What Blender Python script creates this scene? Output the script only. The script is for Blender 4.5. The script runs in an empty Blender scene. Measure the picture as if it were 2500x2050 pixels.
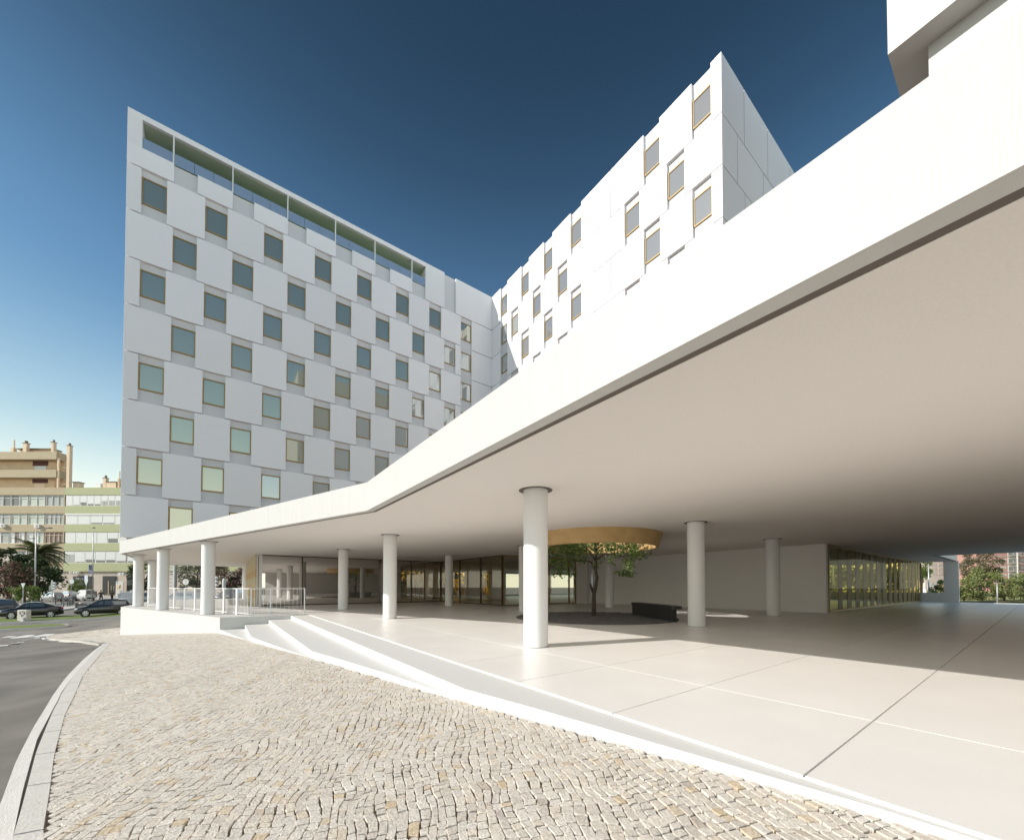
import bpy, bmesh, math, random
from mathutils import Vector, Matrix, noise, geometry
R = math.radians
S = bpy.context.scene
COL = S.collection
FW = (.5937, .8047); RT = (.8047, -.5937); EYE = 1.25
VROT = -R(36.42)          # heading of things that stand square to the street

# ---------------------------------------------------------------- helpers
def link(o, parent=None):
    COL.objects.link(o)
    if parent: o.parent = parent
    return o
def tag(o, label=None, cat=None, group=None, kind=None):
    if label: o['label'] = label
    if cat: o['category'] = cat
    if group: o['group'] = group
    if kind: o['kind'] = kind
    return o
def thing(name, label, cat, loc=(0, 0, 0), rz=0, group=None):
    o = bpy.data.objects.new(name, None); o.empty_display_size = .3
    o.location = loc; o.rotation_euler = (0, 0, rz)
    link(o); return tag(o, label, cat, group)
def copy_tree(o, parent=None):
    c = o.copy(); link(c)
    c.parent = parent
    for ch in [x for x in bpy.data.objects if x.parent == o]:
        copy_tree(ch, c)
    return c
class MB:
    def __init__(s): s.v = []; s.f = []; s.m = []
    def add(s, vs, fs, mi=0):
        n = len(s.v); s.v += [tuple(v) for v in vs]
        for f in fs: s.f.append(tuple(i + n for i in f)); s.m.append(mi)
        return s
    def box(s, x0, x1, y0, y1, z0, z1, mi=0):
        if x0 > x1: x0, x1 = x1, x0
        if y0 > y1: y0, y1 = y1, y0
        if z0 > z1: z0, z1 = z1, z0
        return s.add([(x0,y0,z0),(x1,y0,z0),(x1,y1,z0),(x0,y1,z0),(x0,y0,z1),(x1,y0,z1),(x1,y1,z1),(x0,y1,z1)],
              [(0,3,2,1),(4,5,6,7),(0,1,5,4),(1,2,6,5),(2,3,7,6),(3,0,4,7)], mi)
    def prism(s, pts, z0, z1, mi=0, holes=()):
        loops = [list(pts)] + [list(h) for h in holes]
        flat = [p for l in loops for p in l]; n = len(flat)
        tris = geometry.tessellate_polygon([[Vector((p[0], p[1], 0)) for p in l] for l in loops])
        vs = [(p[0], p[1], z0) for p in flat] + [(p[0], p[1], z1) for p in flat]
        fs = []
        for t in tris:
            a, b, c = [Vector(flat[i]) for i in t]
            if (b-a).cross(c-a) < 0: t = (t[0], t[2], t[1])
            fs.append((t[0]+n, t[1]+n, t[2]+n)); fs.append((t[2], t[1], t[0]))
        o = 0
        for li, l in enumerate(loops):
            k = len(l)
            ar = sum(l[i][0]*l[(i+1) % k][1]-l[(i+1) % k][0]*l[i][1] for i in range(k))
            fl = (ar < 0) != (li > 0)
            for i in range(k):
                a, b = o+i, o+(i+1) % k
                fs.append((a, a+n, b+n, b) if fl else (a, b, b+n, a+n))
            o += k
        return s.add(vs, fs, mi)
    def tube(s, p, q, r0, r1=None, n=8, mi=0, cap=True):
        r1 = r0 if r1 is None else r1
        p, q = Vector(p), Vector(q); d = (q-p).normalized()
        a = d.orthogonal().normalized(); b = d.cross(a)
        vs = []
        for c, r in ((p, r0), (q, r1)):
            for i in range(n):
                t = 2*math.pi*i/n; vs.append(c+a*math.cos(t)*r+b*math.sin(t)*r)
        fs = [(i, (i+1) % n, n+(i+1) % n, n+i) for i in range(n)]
        if cap: fs += [tuple(range(n-1, -1, -1)), tuple(range(n, 2*n))]
        return s.add(vs, fs, mi)
    def path(s, pts, rs, n=8, mi=0):
        prev = None; base = len(s.v); k = len(pts)
        ref = Vector((1, 0, 0))
        for i, p in enumerate(pts):
            d = (Vector(pts[min(i+1, k-1)])-Vector(pts[max(i-1, 0)])).normalized()
            a = (ref-d*ref.dot(d))
            if a.length < .1: a = d.orthogonal()
            a.normalize(); b = d.cross(a)
            for j in range(n):
                t = 2*math.pi*j/n; s.v.append(tuple(Vector(p)+(a*math.cos(t)+b*math.sin(t))*rs[i]))
        for i in range(k-1):
            for j in range(n):
                s.f.append((base+i*n+j, base+i*n+(j+1) % n, base+(i+1)*n+(j+1) % n, base+(i+1)*n+j)); s.m.append(mi)
        s.f.append(tuple(base+j for j in range(n-1, -1, -1))); s.m.append(mi)
        s.f.append(tuple(base+(k-1)*n+j for j in range(n))); s.m.append(mi)
        return s
    def lathe(s, prof, c=(0, 0, 0), n=24, mi=0, axis='z'):
        base = len(s.v)
        for r, z in prof:
            for i in range(n):
                t = 2*math.pi*i/n; x, y = r*math.cos(t), r*math.sin(t)
                v = (x, y, z) if axis == 'z' else ((x, z, y) if axis == 'y' else (z, x, y))
                s.v.append((c[0]+v[0], c[1]+v[1], c[2]+v[2]))
        for k in range(len(prof)-1):
            for i in range(n):
                s.f.append((base+k*n+i, base+k*n+(i+1) % n, base+(k+1)*n+(i+1) % n, base+(k+1)*n+i)); s.m.append(mi)
        return s
    def blob(s, c, r, seg=8, mi=0):
        prof = [(max(.001, math.sin(math.pi*i/(seg-1)))*1.0, -math.cos(math.pi*i/(seg-1))) for i in range(seg)]
        n0 = len(s.v); s.lathe(prof, (0, 0, 0), seg+2, mi)
        for i in range(n0, len(s.v)):
            v = s.v[i]; s.v[i] = (c[0]+v[0]*r[0], c[1]+v[1]*r[1], c[2]+v[2]*r[2])
        return s
    def build(s, name, mats, parent=None, smooth=False, bevel=0):
        me = bpy.data.meshes.new(name); me.from_pydata(s.v, [], s.f)
        if not isinstance(mats, (list, tuple)): mats = [mats]
        for m in mats: me.materials.append(m)
        if len(mats) > 1: me.polygons.foreach_set('material_index', s.m)
        if smooth: me.polygons.foreach_set('use_smooth', [True]*len(me.polygons))
        me.update()
        o = bpy.data.objects.new(name, me); link(o, parent)
        if bevel:
            b = o.modifiers.new('bevel', 'BEVEL'); b.width = bevel; b.segments = 2; b.limit_method = 'ANGLE'
        return o

# ---------------------------------------------------------------- materials
def mat(name, col, rough=.6, col2=None, scale=8, bump=0, bscale=60, metal=0, spec=.5, detail=4, coat=0, sharp=None, stretch=None):
    m = bpy.data.materials.new(name); m.use_nodes = True; nt = m.node_tree; N = nt.nodes; L = nt.links
    b = N['Principled BSDF']; b.inputs['Roughness'].default_value = rough; b.inputs['Metallic'].default_value = metal
    b.inputs['Specular IOR Level'].default_value = spec; b.inputs['Coat Weight'].default_value = coat
    b.inputs['Base Color'].default_value = (*col, 1)
    tc = N.new('ShaderNodeTexCoord'); src = tc.outputs['Object']
    if stretch:
        mp = N.new('ShaderNodeMapping'); mp.inputs['Scale'].default_value = stretch; L.new(src, mp.inputs[0]); src = mp.outputs[0]
    if col2:
        n = N.new('ShaderNodeTexNoise'); n.inputs['Scale'].default_value = scale; n.inputs['Detail'].default_value = detail
        L.new(src, n.inputs['Vector'])
        r = N.new('ShaderNodeValToRGB'); lo, hi = sharp or (.3, .7)
        r.color_ramp.elements[0].position = lo; r.color_ramp.elements[1].position = hi
        r.color_ramp.elements[0].color = (*col, 1); r.color_ramp.elements[1].color = (*col2, 1)
        L.new(n.outputs['Fac'], r.inputs[0]); L.new(r.outputs[0], b.inputs['Base Color'])
    if bump:
        n2 = N.new('ShaderNodeTexNoise'); n2.inputs['Scale'].default_value = bscale; n2.inputs['Detail'].default_value = 5
        L.new(src, n2.inputs['Vector'])
        bp = N.new('ShaderNodeBump'); bp.inputs['Strength'].default_value = bump; bp.inputs['Distance'].default_value = .01
        L.new(n2.outputs['Fac'], bp.inputs['Height']); L.new(bp.outputs[0], b.inputs['Normal'])
    return m
def leafmat(name, cols, trans=.25, rough=.5):
    m = bpy.data.materials.new(name); m.use_nodes = True; nt = m.node_tree; N = nt.nodes; L = nt.links
    b = N['Principled BSDF']; b.inputs['Roughness'].default_value = rough
    g = N.new('ShaderNodeNewGeometry'); r = N.new('ShaderNodeValToRGB')
    els = r.color_ramp.elements
    for i, c in enumerate(cols):
        p = i/max(1, len(cols)-1)
        e = els[i] if i < 2 else els.new(p)
        e.position = p; e.color = (*c, 1)
    L.new(g.outputs['Random Per Island'], r.inputs[0]); L.new(r.outputs[0], b.inputs['Base Color'])
    t = N.new('ShaderNodeBsdfTranslucent'); L.new(r.outputs[0], t.inputs[0])
    mx = N.new('ShaderNodeMixShader'); mx.inputs[0].default_value = trans
    L.new(b.outputs[0], mx.inputs[1]); L.new(t.outputs[0], mx.inputs[2]); L.new(mx.outputs[0], N['Material Output'].inputs[0])
    return m
def glassmat(name, tint, refl, gloss=(1, 1, 1), rough=.0, graze=.8):
    m = bpy.data.materials.new(name); m.use_nodes = True; nt = m.node_tree; N = nt.nodes; L = nt.links
    N.remove(N['Principled BSDF'])
    t = N.new('ShaderNodeBsdfTransparent'); t.inputs[0].default_value = (*tint, 1)
    g = N.new('ShaderNodeBsdfGlossy'); g.inputs['Roughness'].default_value = rough; g.inputs['Color'].default_value = (*gloss, 1)
    lw = N.new('ShaderNodeLayerWeight'); lw.inputs[0].default_value = .5
    pw = N.new('ShaderNodeMath'); pw.operation = 'POWER'; pw.inputs[1].default_value = 4.5; L.new(lw.outputs['Facing'], pw.inputs[0])
    ad = N.new('ShaderNodeMath'); ad.operation = 'MULTIPLY_ADD'; ad.use_clamp = True; ad.inputs[1].default_value = graze; ad.inputs[2].default_value = refl
    L.new(pw.outputs[0], ad.inputs[0])
    mx = N.new('ShaderNodeMixShader'); L.new(ad.outputs[0], mx.inputs[0]); L.new(t.outputs[0], mx.inputs[1]); L.new(g.outputs[0], mx.inputs[2])
    L.new(mx.outputs[0], N['Material Output'].inputs[0]); return m
def windowmat(name, inner, refl, gloss):
    m = bpy.data.materials.new(name); m.use_nodes = True; nt = m.node_tree; N = nt.nodes; L = nt.links
    b = N['Principled BSDF']; b.inputs['Base Color'].default_value = (*inner, 1); b.inputs['Roughness'].default_value = .5
    g = N.new('ShaderNodeBsdfGlossy'); g.inputs['Roughness'].default_value = .02; g.inputs['Color'].default_value = (*gloss, 1)
    lw = N.new('ShaderNodeFresnel'); lw.inputs[0].default_value = 1.5
    ad = N.new('ShaderNodeMath'); ad.operation = 'ADD'; ad.use_clamp = True; ad.inputs[1].default_value = refl
    L.new(lw.outputs[0], ad.inputs[0])
    mx = N.new('ShaderNodeMixShader'); L.new(ad.outputs[0], mx.inputs[0]); L.new(b.outputs[0], mx.inputs[1]); L.new(g.outputs[0], mx.inputs[2])
    L.new(mx.outputs[0], N['Material Output'].inputs[0]); return m

def asphalt_mat():
    m = mat('asphalt', (.135, .12, .105), .85, (.25, .23, .205), 260, .5, 300, detail=2)
    nt = m.node_tree; N = nt.nodes; L = nt.links; b = N['Principled BSDF']
    src = b.inputs['Base Color'].links[0].from_socket
    n = N.new('ShaderNodeTexNoise'); n.inputs['Scale'].default_value = .7; n.inputs['Detail'].default_value = 5
    tc = N['Texture Coordinate']; L.new(tc.outputs['Object'], n.inputs['Vector'])
    mr = N.new('ShaderNodeMapRange'); mr.inputs['From Min'].default_value = .3; mr.inputs['From Max'].default_value = .7; mr.inputs['To Min'].default_value = .68; mr.inputs['To Max'].default_value = 1.28
    L.new(n.outputs['Fac'], mr.inputs[0])
    mu = N.new('ShaderNodeMix'); mu.data_type = 'RGBA'; mu.blend_type = 'MULTIPLY'; mu.inputs[0].default_value = 1
    L.new(src, mu.inputs['A']); L.new(mr.outputs[0], mu.inputs['B']); L.new(mu.outputs['Result'], b.inputs['Base Color'])
    return m
def stone_mat():
    m = bpy.data.materials.new('limestone_cobble'); m.use_nodes = True; nt = m.node_tree; N = nt.nodes; L = nt.links
    b = N['Principled BSDF']; b.inputs['Roughness'].default_value = .75
    g = N.new('ShaderNodeNewGeometry'); r = N.new('ShaderNodeValToRGB'); r.color_ramp.interpolation = 'LINEAR'
    e = r.color_ramp.elements
    cs = [(0, (.63, .57, .495)), (.25, (.69, .635, .57)), (.5, (.59, .53, .465)), (.75, (.72, .66, .59)), (.93, (.66, .575, .475)), (.985, (.60, .48, .33)), (1, (.50, .44, .40))]
    e[0].position, e[0].color = 0, (*cs[0][1], 1); e[1].position, e[1].color = 1, (*cs[-1][1], 1)
    for p, c in cs[1:-1]:
        k = e.new(p); k.color = (*c, 1)
    L.new(g.outputs['Random Per Island'], r.inputs[0])
    tc = N.new('ShaderNodeTexCoord'); n = N.new('ShaderNodeTexNoise'); n.inputs['Scale'].default_value = 45; n.inputs['Detail'].default_value = 6; n.inputs['Roughness'].default_value = .7
    L.new(tc.outputs['Object'], n.inputs['Vector'])
    mr = N.new('ShaderNodeMapRange'); mr.inputs['From Min'].default_value = .3; mr.inputs['From Max'].default_value = .7; mr.inputs['To Min'].default_value = .72; mr.inputs['To Max'].default_value = 1.18
    L.new(n.outputs['Fac'], mr.inputs[0])
    mu = N.new('ShaderNodeMix'); mu.data_type = 'RGBA'; mu.blend_type = 'MULTIPLY'; mu.inputs[0].default_value = 1
    L.new(r.outputs[0], mu.inputs['A']); L.new(mr.outputs[0], mu.inputs['B']); L.new(mu.outputs['Result'], b.inputs['Base Color'])
    bp = N.new('ShaderNodeBump'); bp.inputs['Strength'].default_value = .65; bp.inputs['Distance'].default_value = .012
    n2 = N.new('ShaderNodeTexNoise'); n2.inputs['Scale'].default_value = 60; n2.inputs['Detail'].default_value = 6
    L.new(tc.outputs['Object'], n2.inputs['Vector']); L.new(n2.outputs['Fac'], bp.inputs['Height']); L.new(bp.outputs[0], b.inputs['Normal'])
    return m
M = {}
M['render'] = mat('white_render', (.78, .77, .755), .75, (.74, .73, .72), 90, .25, 220, detail=2)
M['white'] = mat('smooth_white_concrete', (.58, .57, .552), .6, (.55, .54, .52), 1.3, .12, 40)
M['fascia'] = mat('board_marked_white_concrete', (.535, .525, .508), .6, (.505, .495, .48), 3, .35, 22, stretch=(1, 3, .25))
M['stucco'] = mat('grey_white_stucco', (.86, .845, .865), .85, (.79, .775, .795), 60, .35, 160, detail=2)
M['stucco_back'] = mat('rough_grey_stucco', (.70, .695, .71), .9, (.57, .565, .58), 90, .6, 110, detail=2)
M['floor'] = mat('white_screed_floor', (.84, .81, .78), .33, (.79, .76, .73), .9, .05, 30, spec=.5)
M['step'] = mat('pale_precast_step', (.67, .66, .64), .6, (.62, .61, .595), 160, .2, 200, detail=2)
M['wallpaint'] = mat('matt_white_wall_paint', (.88, .86, .83), .8, (.86, .84, .81), 1.5, .1, 60)
M['joint'] = mat('dark_joint', (.10, .09, .085), .9)
M['soffit'] = mat('white_plaster_soffit', (.75, .71, .67), .8, (.71, .67, .635), 40, .2, 120, detail=2)
M['gap_shade'] = mat('gap_shade_and_joint', (.13, .11, .095), .9)  # shade of groove and column gaps as colour, also dark base joints
M['asphalt'] = asphalt_mat()
M['stone'] = stone_mat()
M['sand'] = mat('sand_joint_bed', (.36, .29, .22), .95, (.26, .20, .15), 60, .4, 90)
M['kerb'] = mat('grey_limestone_kerb', (.54, .51, .475), .8, (.60, .57, .53), 12, .5, 60)
M['strip'] = mat('white_road_stone', (.62, .59, .55), .75, (.70, .67, .63), 9, .6, 50, stretch=(3, .6, 1))
M['paint'] = mat('road_paint', (.72, .71, .69), .7, (.6, .59, .57), 20)
M['lawn'] = mat('lawn', (.12, .165, .03), .9, (.17, .215, .05), 6, .8, 120)
M['gold'] = mat('brass_window_frame', (.40, .28, .11), .5, (.27, .185, .07), 25, .1, 60, metal=.25)
M['bronze'] = mat('dark_bronze_frame', (.13, .095, .06), .45, (.09, .065, .045), 20, metal=.4)
M['cork'] = mat('golden_plaster', (.55, .37, .16), .7, (.42, .27, .11), 2.2, .4, 50, detail=6)
M['pane'] = windowmat('hotel_window_glass', (.16, .175, .155), .25, (.86, .86, .70))
M['pane3'] = windowmat('grey_hotel_glass', (.15, .15, .155), .16, (.85, .87, .88))
M['pane2'] = windowmat('warm_window_glass', (.24, .25, .235), .22, (.85, .92, .92))
M['lobby_glass'] = glassmat('lobby_glass', (.84, .80, .75), .40)
M['lobby_glass_inner'] = glassmat('inner_lobby_glass', (.88, .84, .76), .07, graze=.3)
M['strip_glass'] = glassmat('side_glass', (.92, .92, .88), .015, graze=.03)
M['amber_pale'] = glassmat('pale_amber_glass', (1.0, .92, .55), .01, graze=.02)
M['rail_glass'] = windowmat('sky_tinted_balustrade_glass', (.26, .33, .44), .22, (.85, .93, 1))  # sky reflection partly put into the blue glass colour
M['white_metal'] = mat('white_painted_metal', (.78, .78, .77), .4)
M['black_stone'] = mat('black_terrazzo', (.022, .021, .024), .45, (.07, .065, .06), 140, .1, 90, detail=1, sharp=(.5, .62))
M['gravel'] = mat('dark_gravel', (.11, .10, .10), .85, (.19, .175, .175), 30, .6, 60)
M['bark'] = mat('bark', (.115, .092, .07), .95, (.055, .043, .033), 18, 1.0, 40, stretch=(1, 1, .3))
M['trav'] = mat('travertine', (.56, .39, .19), .5, (.66, .54, .34), 1.2, .15, 30, stretch=(.4, .4, 2.2))
for k_ in ('stucco',):
    nt_ = M[k_].node_tree; N_ = nt_.nodes; b_ = N_['Principled BSDF']; src_ = b_.inputs['Base Color'].links[0].from_socket
    oi = N_.new('ShaderNodeObjectInfo'); mr_ = N_.new('ShaderNodeMapRange'); mr_.inputs['To Min'].default_value = .95; mr_.inputs['To Max'].default_value = 1.03
    nt_.links.new(oi.outputs['Random'], mr_.inputs[0]); mx_ = N_.new('ShaderNodeMix'); mx_.data_type = 'RGBA'; mx_.blend_type = 'MULTIPLY'; mx_.inputs[0].default_value = 1
    nt_.links.new(src_, mx_.inputs['A']); nt_.links.new(mr_.outputs[0], mx_.inputs['B']); nt_.links.new(mx_.outputs['Result'], b_.inputs['Base Color'])
M['amber'] = glassmat('amber_glass', (1.0, .80, .28), .03, graze=.1)
M['bounce_cut_layer'] = mat('dark_bounce_cut', (.16, .125, .10), .95, (.12, .095, .075), 30)
M['terrace_ceiling'] = mat('green_bounce_ceiling', (.52, .60, .50), .8)  # green bounced light put into the ceiling colour
M['fin'] = mat('brown_fin', (.30, .185, .07), .6, (.23, .14, .055), 9)
M['green_floor'] = mat('roof_lawn', (.10, .22, .05), .95, (.14, .28, .07), 4)
# ---------------------------------------------------------------- terrain
GP = [(-60,-.05),(2.2,-.07),(3,-.10),(4.13,-.15),(4.9,-.19),(6.2,-.26),(8.6,-.32),(12.3,-.47),(15.8,-.62),(20,-1.05),(24,-1.53),(28,-1.32),(32,-1.08),(45,-.85),(57,-.62),(900,-.62)]
def gz(X, Y):
    d = X*FW[0]+Y*FW[1]; lat = X*RT[0]+Y*RT[1]; z = -.62
    for (a, b), (c, e) in zip(GP, GP[1:]):
        if d <= c: z = b+(e-b)*(d-a)/(c-a); break
    l = X-(3.07-.1634*(Y-.45))
    return z+.075*max(-5, min(0, l))-max(0, min(.6, (lat-10)*.03))
def drop(X, Y):
    d = X*FW[0]+Y*FW[1]
    return .035 if d < 12 else min(.11, .035+(d-12)/6*.075)
def at(lat, d, dz=0):
    X = d*FW[0]+lat*RT[0]; Y = d*FW[1]+lat*RT[1]
    return (X, Y, gz(X, Y)+dz)
def inside(p, poly):
    c = False; j = len(poly)-1
    for i in range(len(poly)):
        a, b = poly[i], poly[j]
        if (a[1] > p[1]) != (b[1] > p[1]) and p[0] < (b[0]-a[0])*(p[1]-a[1])/(b[1]-a[1])+a[0]: c = not c
        j = i
    return c
# road: one sheet to the horizon (denser near the plaza)
def axis(fine0, fine1, step, far):
    a = [-far, -far*.5, -far*.25, -90, -60]
    x = fine0
    while x <= fine1: a.append(x); x += step
    return sorted(a+[75, 90, 110, 140, far*.5, far])
mb = MB(); xs = axis(-45, 60, 1.5, 600); ys = axis(-45, 66, 1.5, 600)
xs = sorted(set(xs)); ys = sorted(set(ys)); nx = len(xs)
for y in ys:
    for x in xs: mb.v.append((x, y, gz(x, y)-drop(x, y)))
for j in range(len(ys)-1):
    for i in range(nx-1):
        mb.f.append((j*nx+i, j*nx+i+1, (j+1)*nx+i+1, (j+1)*nx+i)); mb.m.append(0)
tag(mb.build('road', M['asphalt'], smooth=True), kind='structure')

def drape(pts, off, name, m, sub=1.0, thick=0, kind='structure'):
    """polygon draped over the terrain"""
    bm = bmesh.new(); vs = [bm.verts.new((p[0], p[1], 0)) for p in pts]
    bm.faces.new(vs)
    bmesh.ops.triangulate(bm, faces=bm.faces[:])
    for _ in range(5):
        es = [e for e in bm.edges if e.calc_length() > sub*2]
        if not es: break
        bmesh.ops.subdivide_edges(bm, edges=es, cuts=1)
        bmesh.ops.triangulate(bm, faces=[f for f in bm.faces if len(f.verts) > 3])
    for f in bm.faces:
        if f.normal.z < 0: f.normal_flip()
    if thick:
        r = bmesh.ops.extrude_face_region(bm, geom=bm.faces[:])
        top = [g for g in r['geom'] if isinstance(g, bmesh.types.BMVert)]
        ts = set(top)
        for v in bm.verts: v.co.z = gz(v.co.x, v.co.y)+(off if v in ts else off-thick)
    else:
        for v in bm.verts: v.co.z = gz(v.co.x, v.co.y)+off
    bmesh.ops.recalc_face_normals(bm, faces=bm.faces[:])
    me = bpy.data.meshes.new(name); bm.to_mesh(me); bm.free(); me.materials.append(m)
    if not thick:
        if sum(p.normal.z for p in me.polygons) < 0: me.flip_normals()
    o = bpy.data.objects.new(name, me); link(o); return tag(o, kind=kind)

WS_OUT = [(-.2,-3),(-.72,1.0),(-1.03,3.1),(-1.34,4.73),(-1.58,5.88),(-1.85,7.36),(-2.25,9.75),(-2.53,11.69),(-2.95,15.13),(-3.50,20.4)]
WS_IN = [(.14,-3),(-.38,1.0),(-.83,2.95),(-1.08,4.01),(-1.28,4.91),(-1.50,5.97),(-1.66,6.75),(-2.21,10.05),(-2.45,11.8),(-2.92,15.7),(-3.42,20.2)]
KB_OUT = [(.2,-3),(-.32,1.0),(-.82,2.9),(-1.05,3.88),(-1.16,4.44),(-1.50,6.08),(-1.87,8.12),(-2.17,9.90),(-2.42,11.66),(-2.90,15.61),(-3.43,20.0)]
KB_IN = [(.42,-3),(-.14,1.0),(-.66,2.9),(-.92,3.87),(-1.08,4.67),(-1.32,5.82),(-1.70,7.89),(-1.98,9.74),(-2.27,11.6),(-2.72,15.5),(-3.22,19.9)]
def band(a, b, off, name, m, thick=0):
    # resample both edges
    def rs(p, n):
        L = [0]
        for i in range(1, len(p)): L.append(L[-1]+math.dist(p[i], p[i-1]))
        o = []
        for k in range(n):
            t = L[-1]*k/(n-1); i = max(j for j in range(len(L)) if L[j] <= t+1e-9); i = min(i, len(p)-2)
            u = (t-L[i])/(L[i+1]-L[i]); o.append((p[i][0]+(p[i+1][0]-p[i][0])*u, p[i][1]+(p[i+1][1]-p[i][1])*u))
        return o
    n = 70; A, B = rs(a, n), rs(b, n); mb = MB()
    for i in range(n-1):
        q = [A[i], A[i+1], B[i+1], B[i]]
        if thick and i % 3 == 2:   # joint between kerb stones
            q[1] = (A[i][0]*.06+A[i+1][0]*.94, A[i][1]*.06+A[i+1][1]*.94); q[2] = (B[i][0]*.06+B[i+1][0]*.94, B[i][1]*.06+B[i+1][1]*.94)
        v = [(x, y, gz(x, y)+(off if off > -.05 else .022-drop(x, y))) for x, y in q]
        if thick:
            mb.add(v+[(x, y, gz(x, y)+off-thick) for x, y in q], [(0,3,2,1),(0,1,5,4),(1,2,6,5),(2,3,7,6),(3,0,4,7)])
        else: mb.add(v, [(0, 3, 2, 1)])
    return tag(mb.build(name, m), kind='structure')
band(WS_OUT, WS_IN, -.1+.006, 'road_edge_strip', M['strip'])
band(KB_OUT, KB_IN, .004, 'kerb', M['kerb'], .16)
TIPP = [(-3.43,20.0),(-4.88,23.95),(-8.75,37.1),(-8.64,37.92),(-7.70,38.06),(-5.50,37.6),(-5.0,44)]
FRONT = [(3.3,-6),(3.13,-.5),(3.07,.45),(2.89,1.57),(2.62,3.19),(2.45,4.27),(2.14,6.12),(1.58,9.54),(.74,14.7),(-.08,19.7),(-5.0,33.5),(-5.0,44)]
COB = [(p[0], p[1]) for p in KB_IN]+TIPP[1:]+FRONT[::-1][1:]
drape(COB, -.022, 'pavement', M['sand'], .8)
# kerb of the pavement tip
mb = MB()
for (a, b) in zip(TIPP[:-1], TIPP[1:]):
    n = max(1, int(math.dist(a, b)/1.0)); dx, dy = b[0]-a[0], b[1]-a[1]; l = math.hypot(dx, dy); nxn, nyn = -dy/l*.10, dx/l*.10
    for k in range(n):
        p = (a[0]+dx*k/n, a[1]+dy*k/n); q = (a[0]+dx*(k+.985)/n, a[1]+dy*(k+.985)/n)
        Q = [p, q, (q[0]+nxn, q[1]+nyn), (p[0]+nxn, p[1]+nyn)]
        mb.add([(x, y, gz(x, y)+.004) for x, y in Q]+[(x, y, gz(x, y)-.16) for x, y in Q], [(0,1,2,3),(0,4,5,1),(1,5,6,2),(2,6,7,3),(3,7,4,0)])
tag(mb.build('kerb', mat('cream_kerb', (.50,.47,.42), .8, (.44,.41,.36), 8)), kind='structure')
# white line along the tip
mb = MB()
L1 = [(-3.56,20.45),(-5.15,23.9),(-6.4,28.2),(-9.1,37.2)]
for a, b in zip(L1, L1[1:]):
    for k in range(6):
        p = [a[i]+(b[i]-a[i])*k/6 for i in (0, 1)]; q = [a[i]+(b[i]-a[i])*(k+1)/6 for i in (0, 1)]
        mb.add([(x, y, gz(x, y)+.02-drop(x, y)) for x, y in (p, q, (q[0]+.16, q[1]+.05), (p[0]+.16, p[1]+.05))], [(0, 3, 2, 1)])
tag(mb.build('road_edge_line', M['paint']), kind='structure')
# painted yield marks and dashes
mb = MB()
def patch(pts):
    c = (sum(p[0] for p in pts)/len(pts), sum(p[1] for p in pts)/len(pts))
    v = [(x, y, gz(x, y)+.02-drop(x, y)) for x, y in pts]; mb.add(v, [tuple(range(len(v)))])
for P_ in ([(-11.18,38.81),(-11.03,39.41),(-10.61,39.25),(-10.75,38.50),(-10.99,38.14)],
          [(-10.72,38.37),(-10.25,39.37),(-9.78,39.19),(-9.85,38.13),(-10.33,37.98)],
          [(-9.90,38.17),(-9.39,39.18),(-8.88,39.06),(-9.02,38.03),(-9.45,37.94)]):
    patch(P_[::-1])
for (x, y, l) in ((-6.76,23.4,.8),(-6.95,25.0,.9),(-7.5,27.7,1.0),(-8.3,31.3,1.2),(-9.2,35.4,1.3),(-9.35,37.2,.5)):
    dx, dy = -.24, .97
    patch([(x, y), (x+.2, y+.05), (x+.2+dx*l, y+.05+dy*l), (x+dx*l, y+dy*l)])
tag(mb.build('road_markings', M['paint']), kind='structure')
for pts in ([(-15.18,52.62),(-12.83,52.70),(-9.60,51.12),(-3.5,49.5),(-3.0,45.5),(-8.78,46.74),(-11.55,47.47),(-13.79,47.83),(-22,50.6),(-22,56)],
            [(-20,46.5),(-12.92,44.80),(-11.80,44.76),(-10.30,44.28),(-9.64,43.99),(-9.44,43.65),(-9.14,43.07),(-9.28,42.90),(-10.57,42.56),(-12.31,42.71),(-20,43.5)]):
    drape(pts, .03, 'kerb', M['kerb'], 2, .2)
    c = (sum(p[0] for p in pts)/len(pts), sum(p[1] for p in pts)/len(pts))
    ins = []
    for i, p in enumerate(pts):
        v = Vector((c[0]-p[0], c[1]-p[1])); v = v.normalized()*.16; ins.append((p[0]+v.x, p[1]+v.y))
    drape(ins, .045, 'grass', M['lawn'], 2, kind='stuff')
# paved islands around the parking at the back
for pts in ([(-20.08,82.91),(-16.31,78.81),(-14.26,69.34),(-13.6,65.64),(-14.2,62.8),(-17,66),(-24,78)],
            [(-16.31,80.8),(-13.81,74.73),(-12.05,74.20),(-13,79)]):
    drape(pts, .02, 'traffic_island', M['kerb'], 3, .2)

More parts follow.
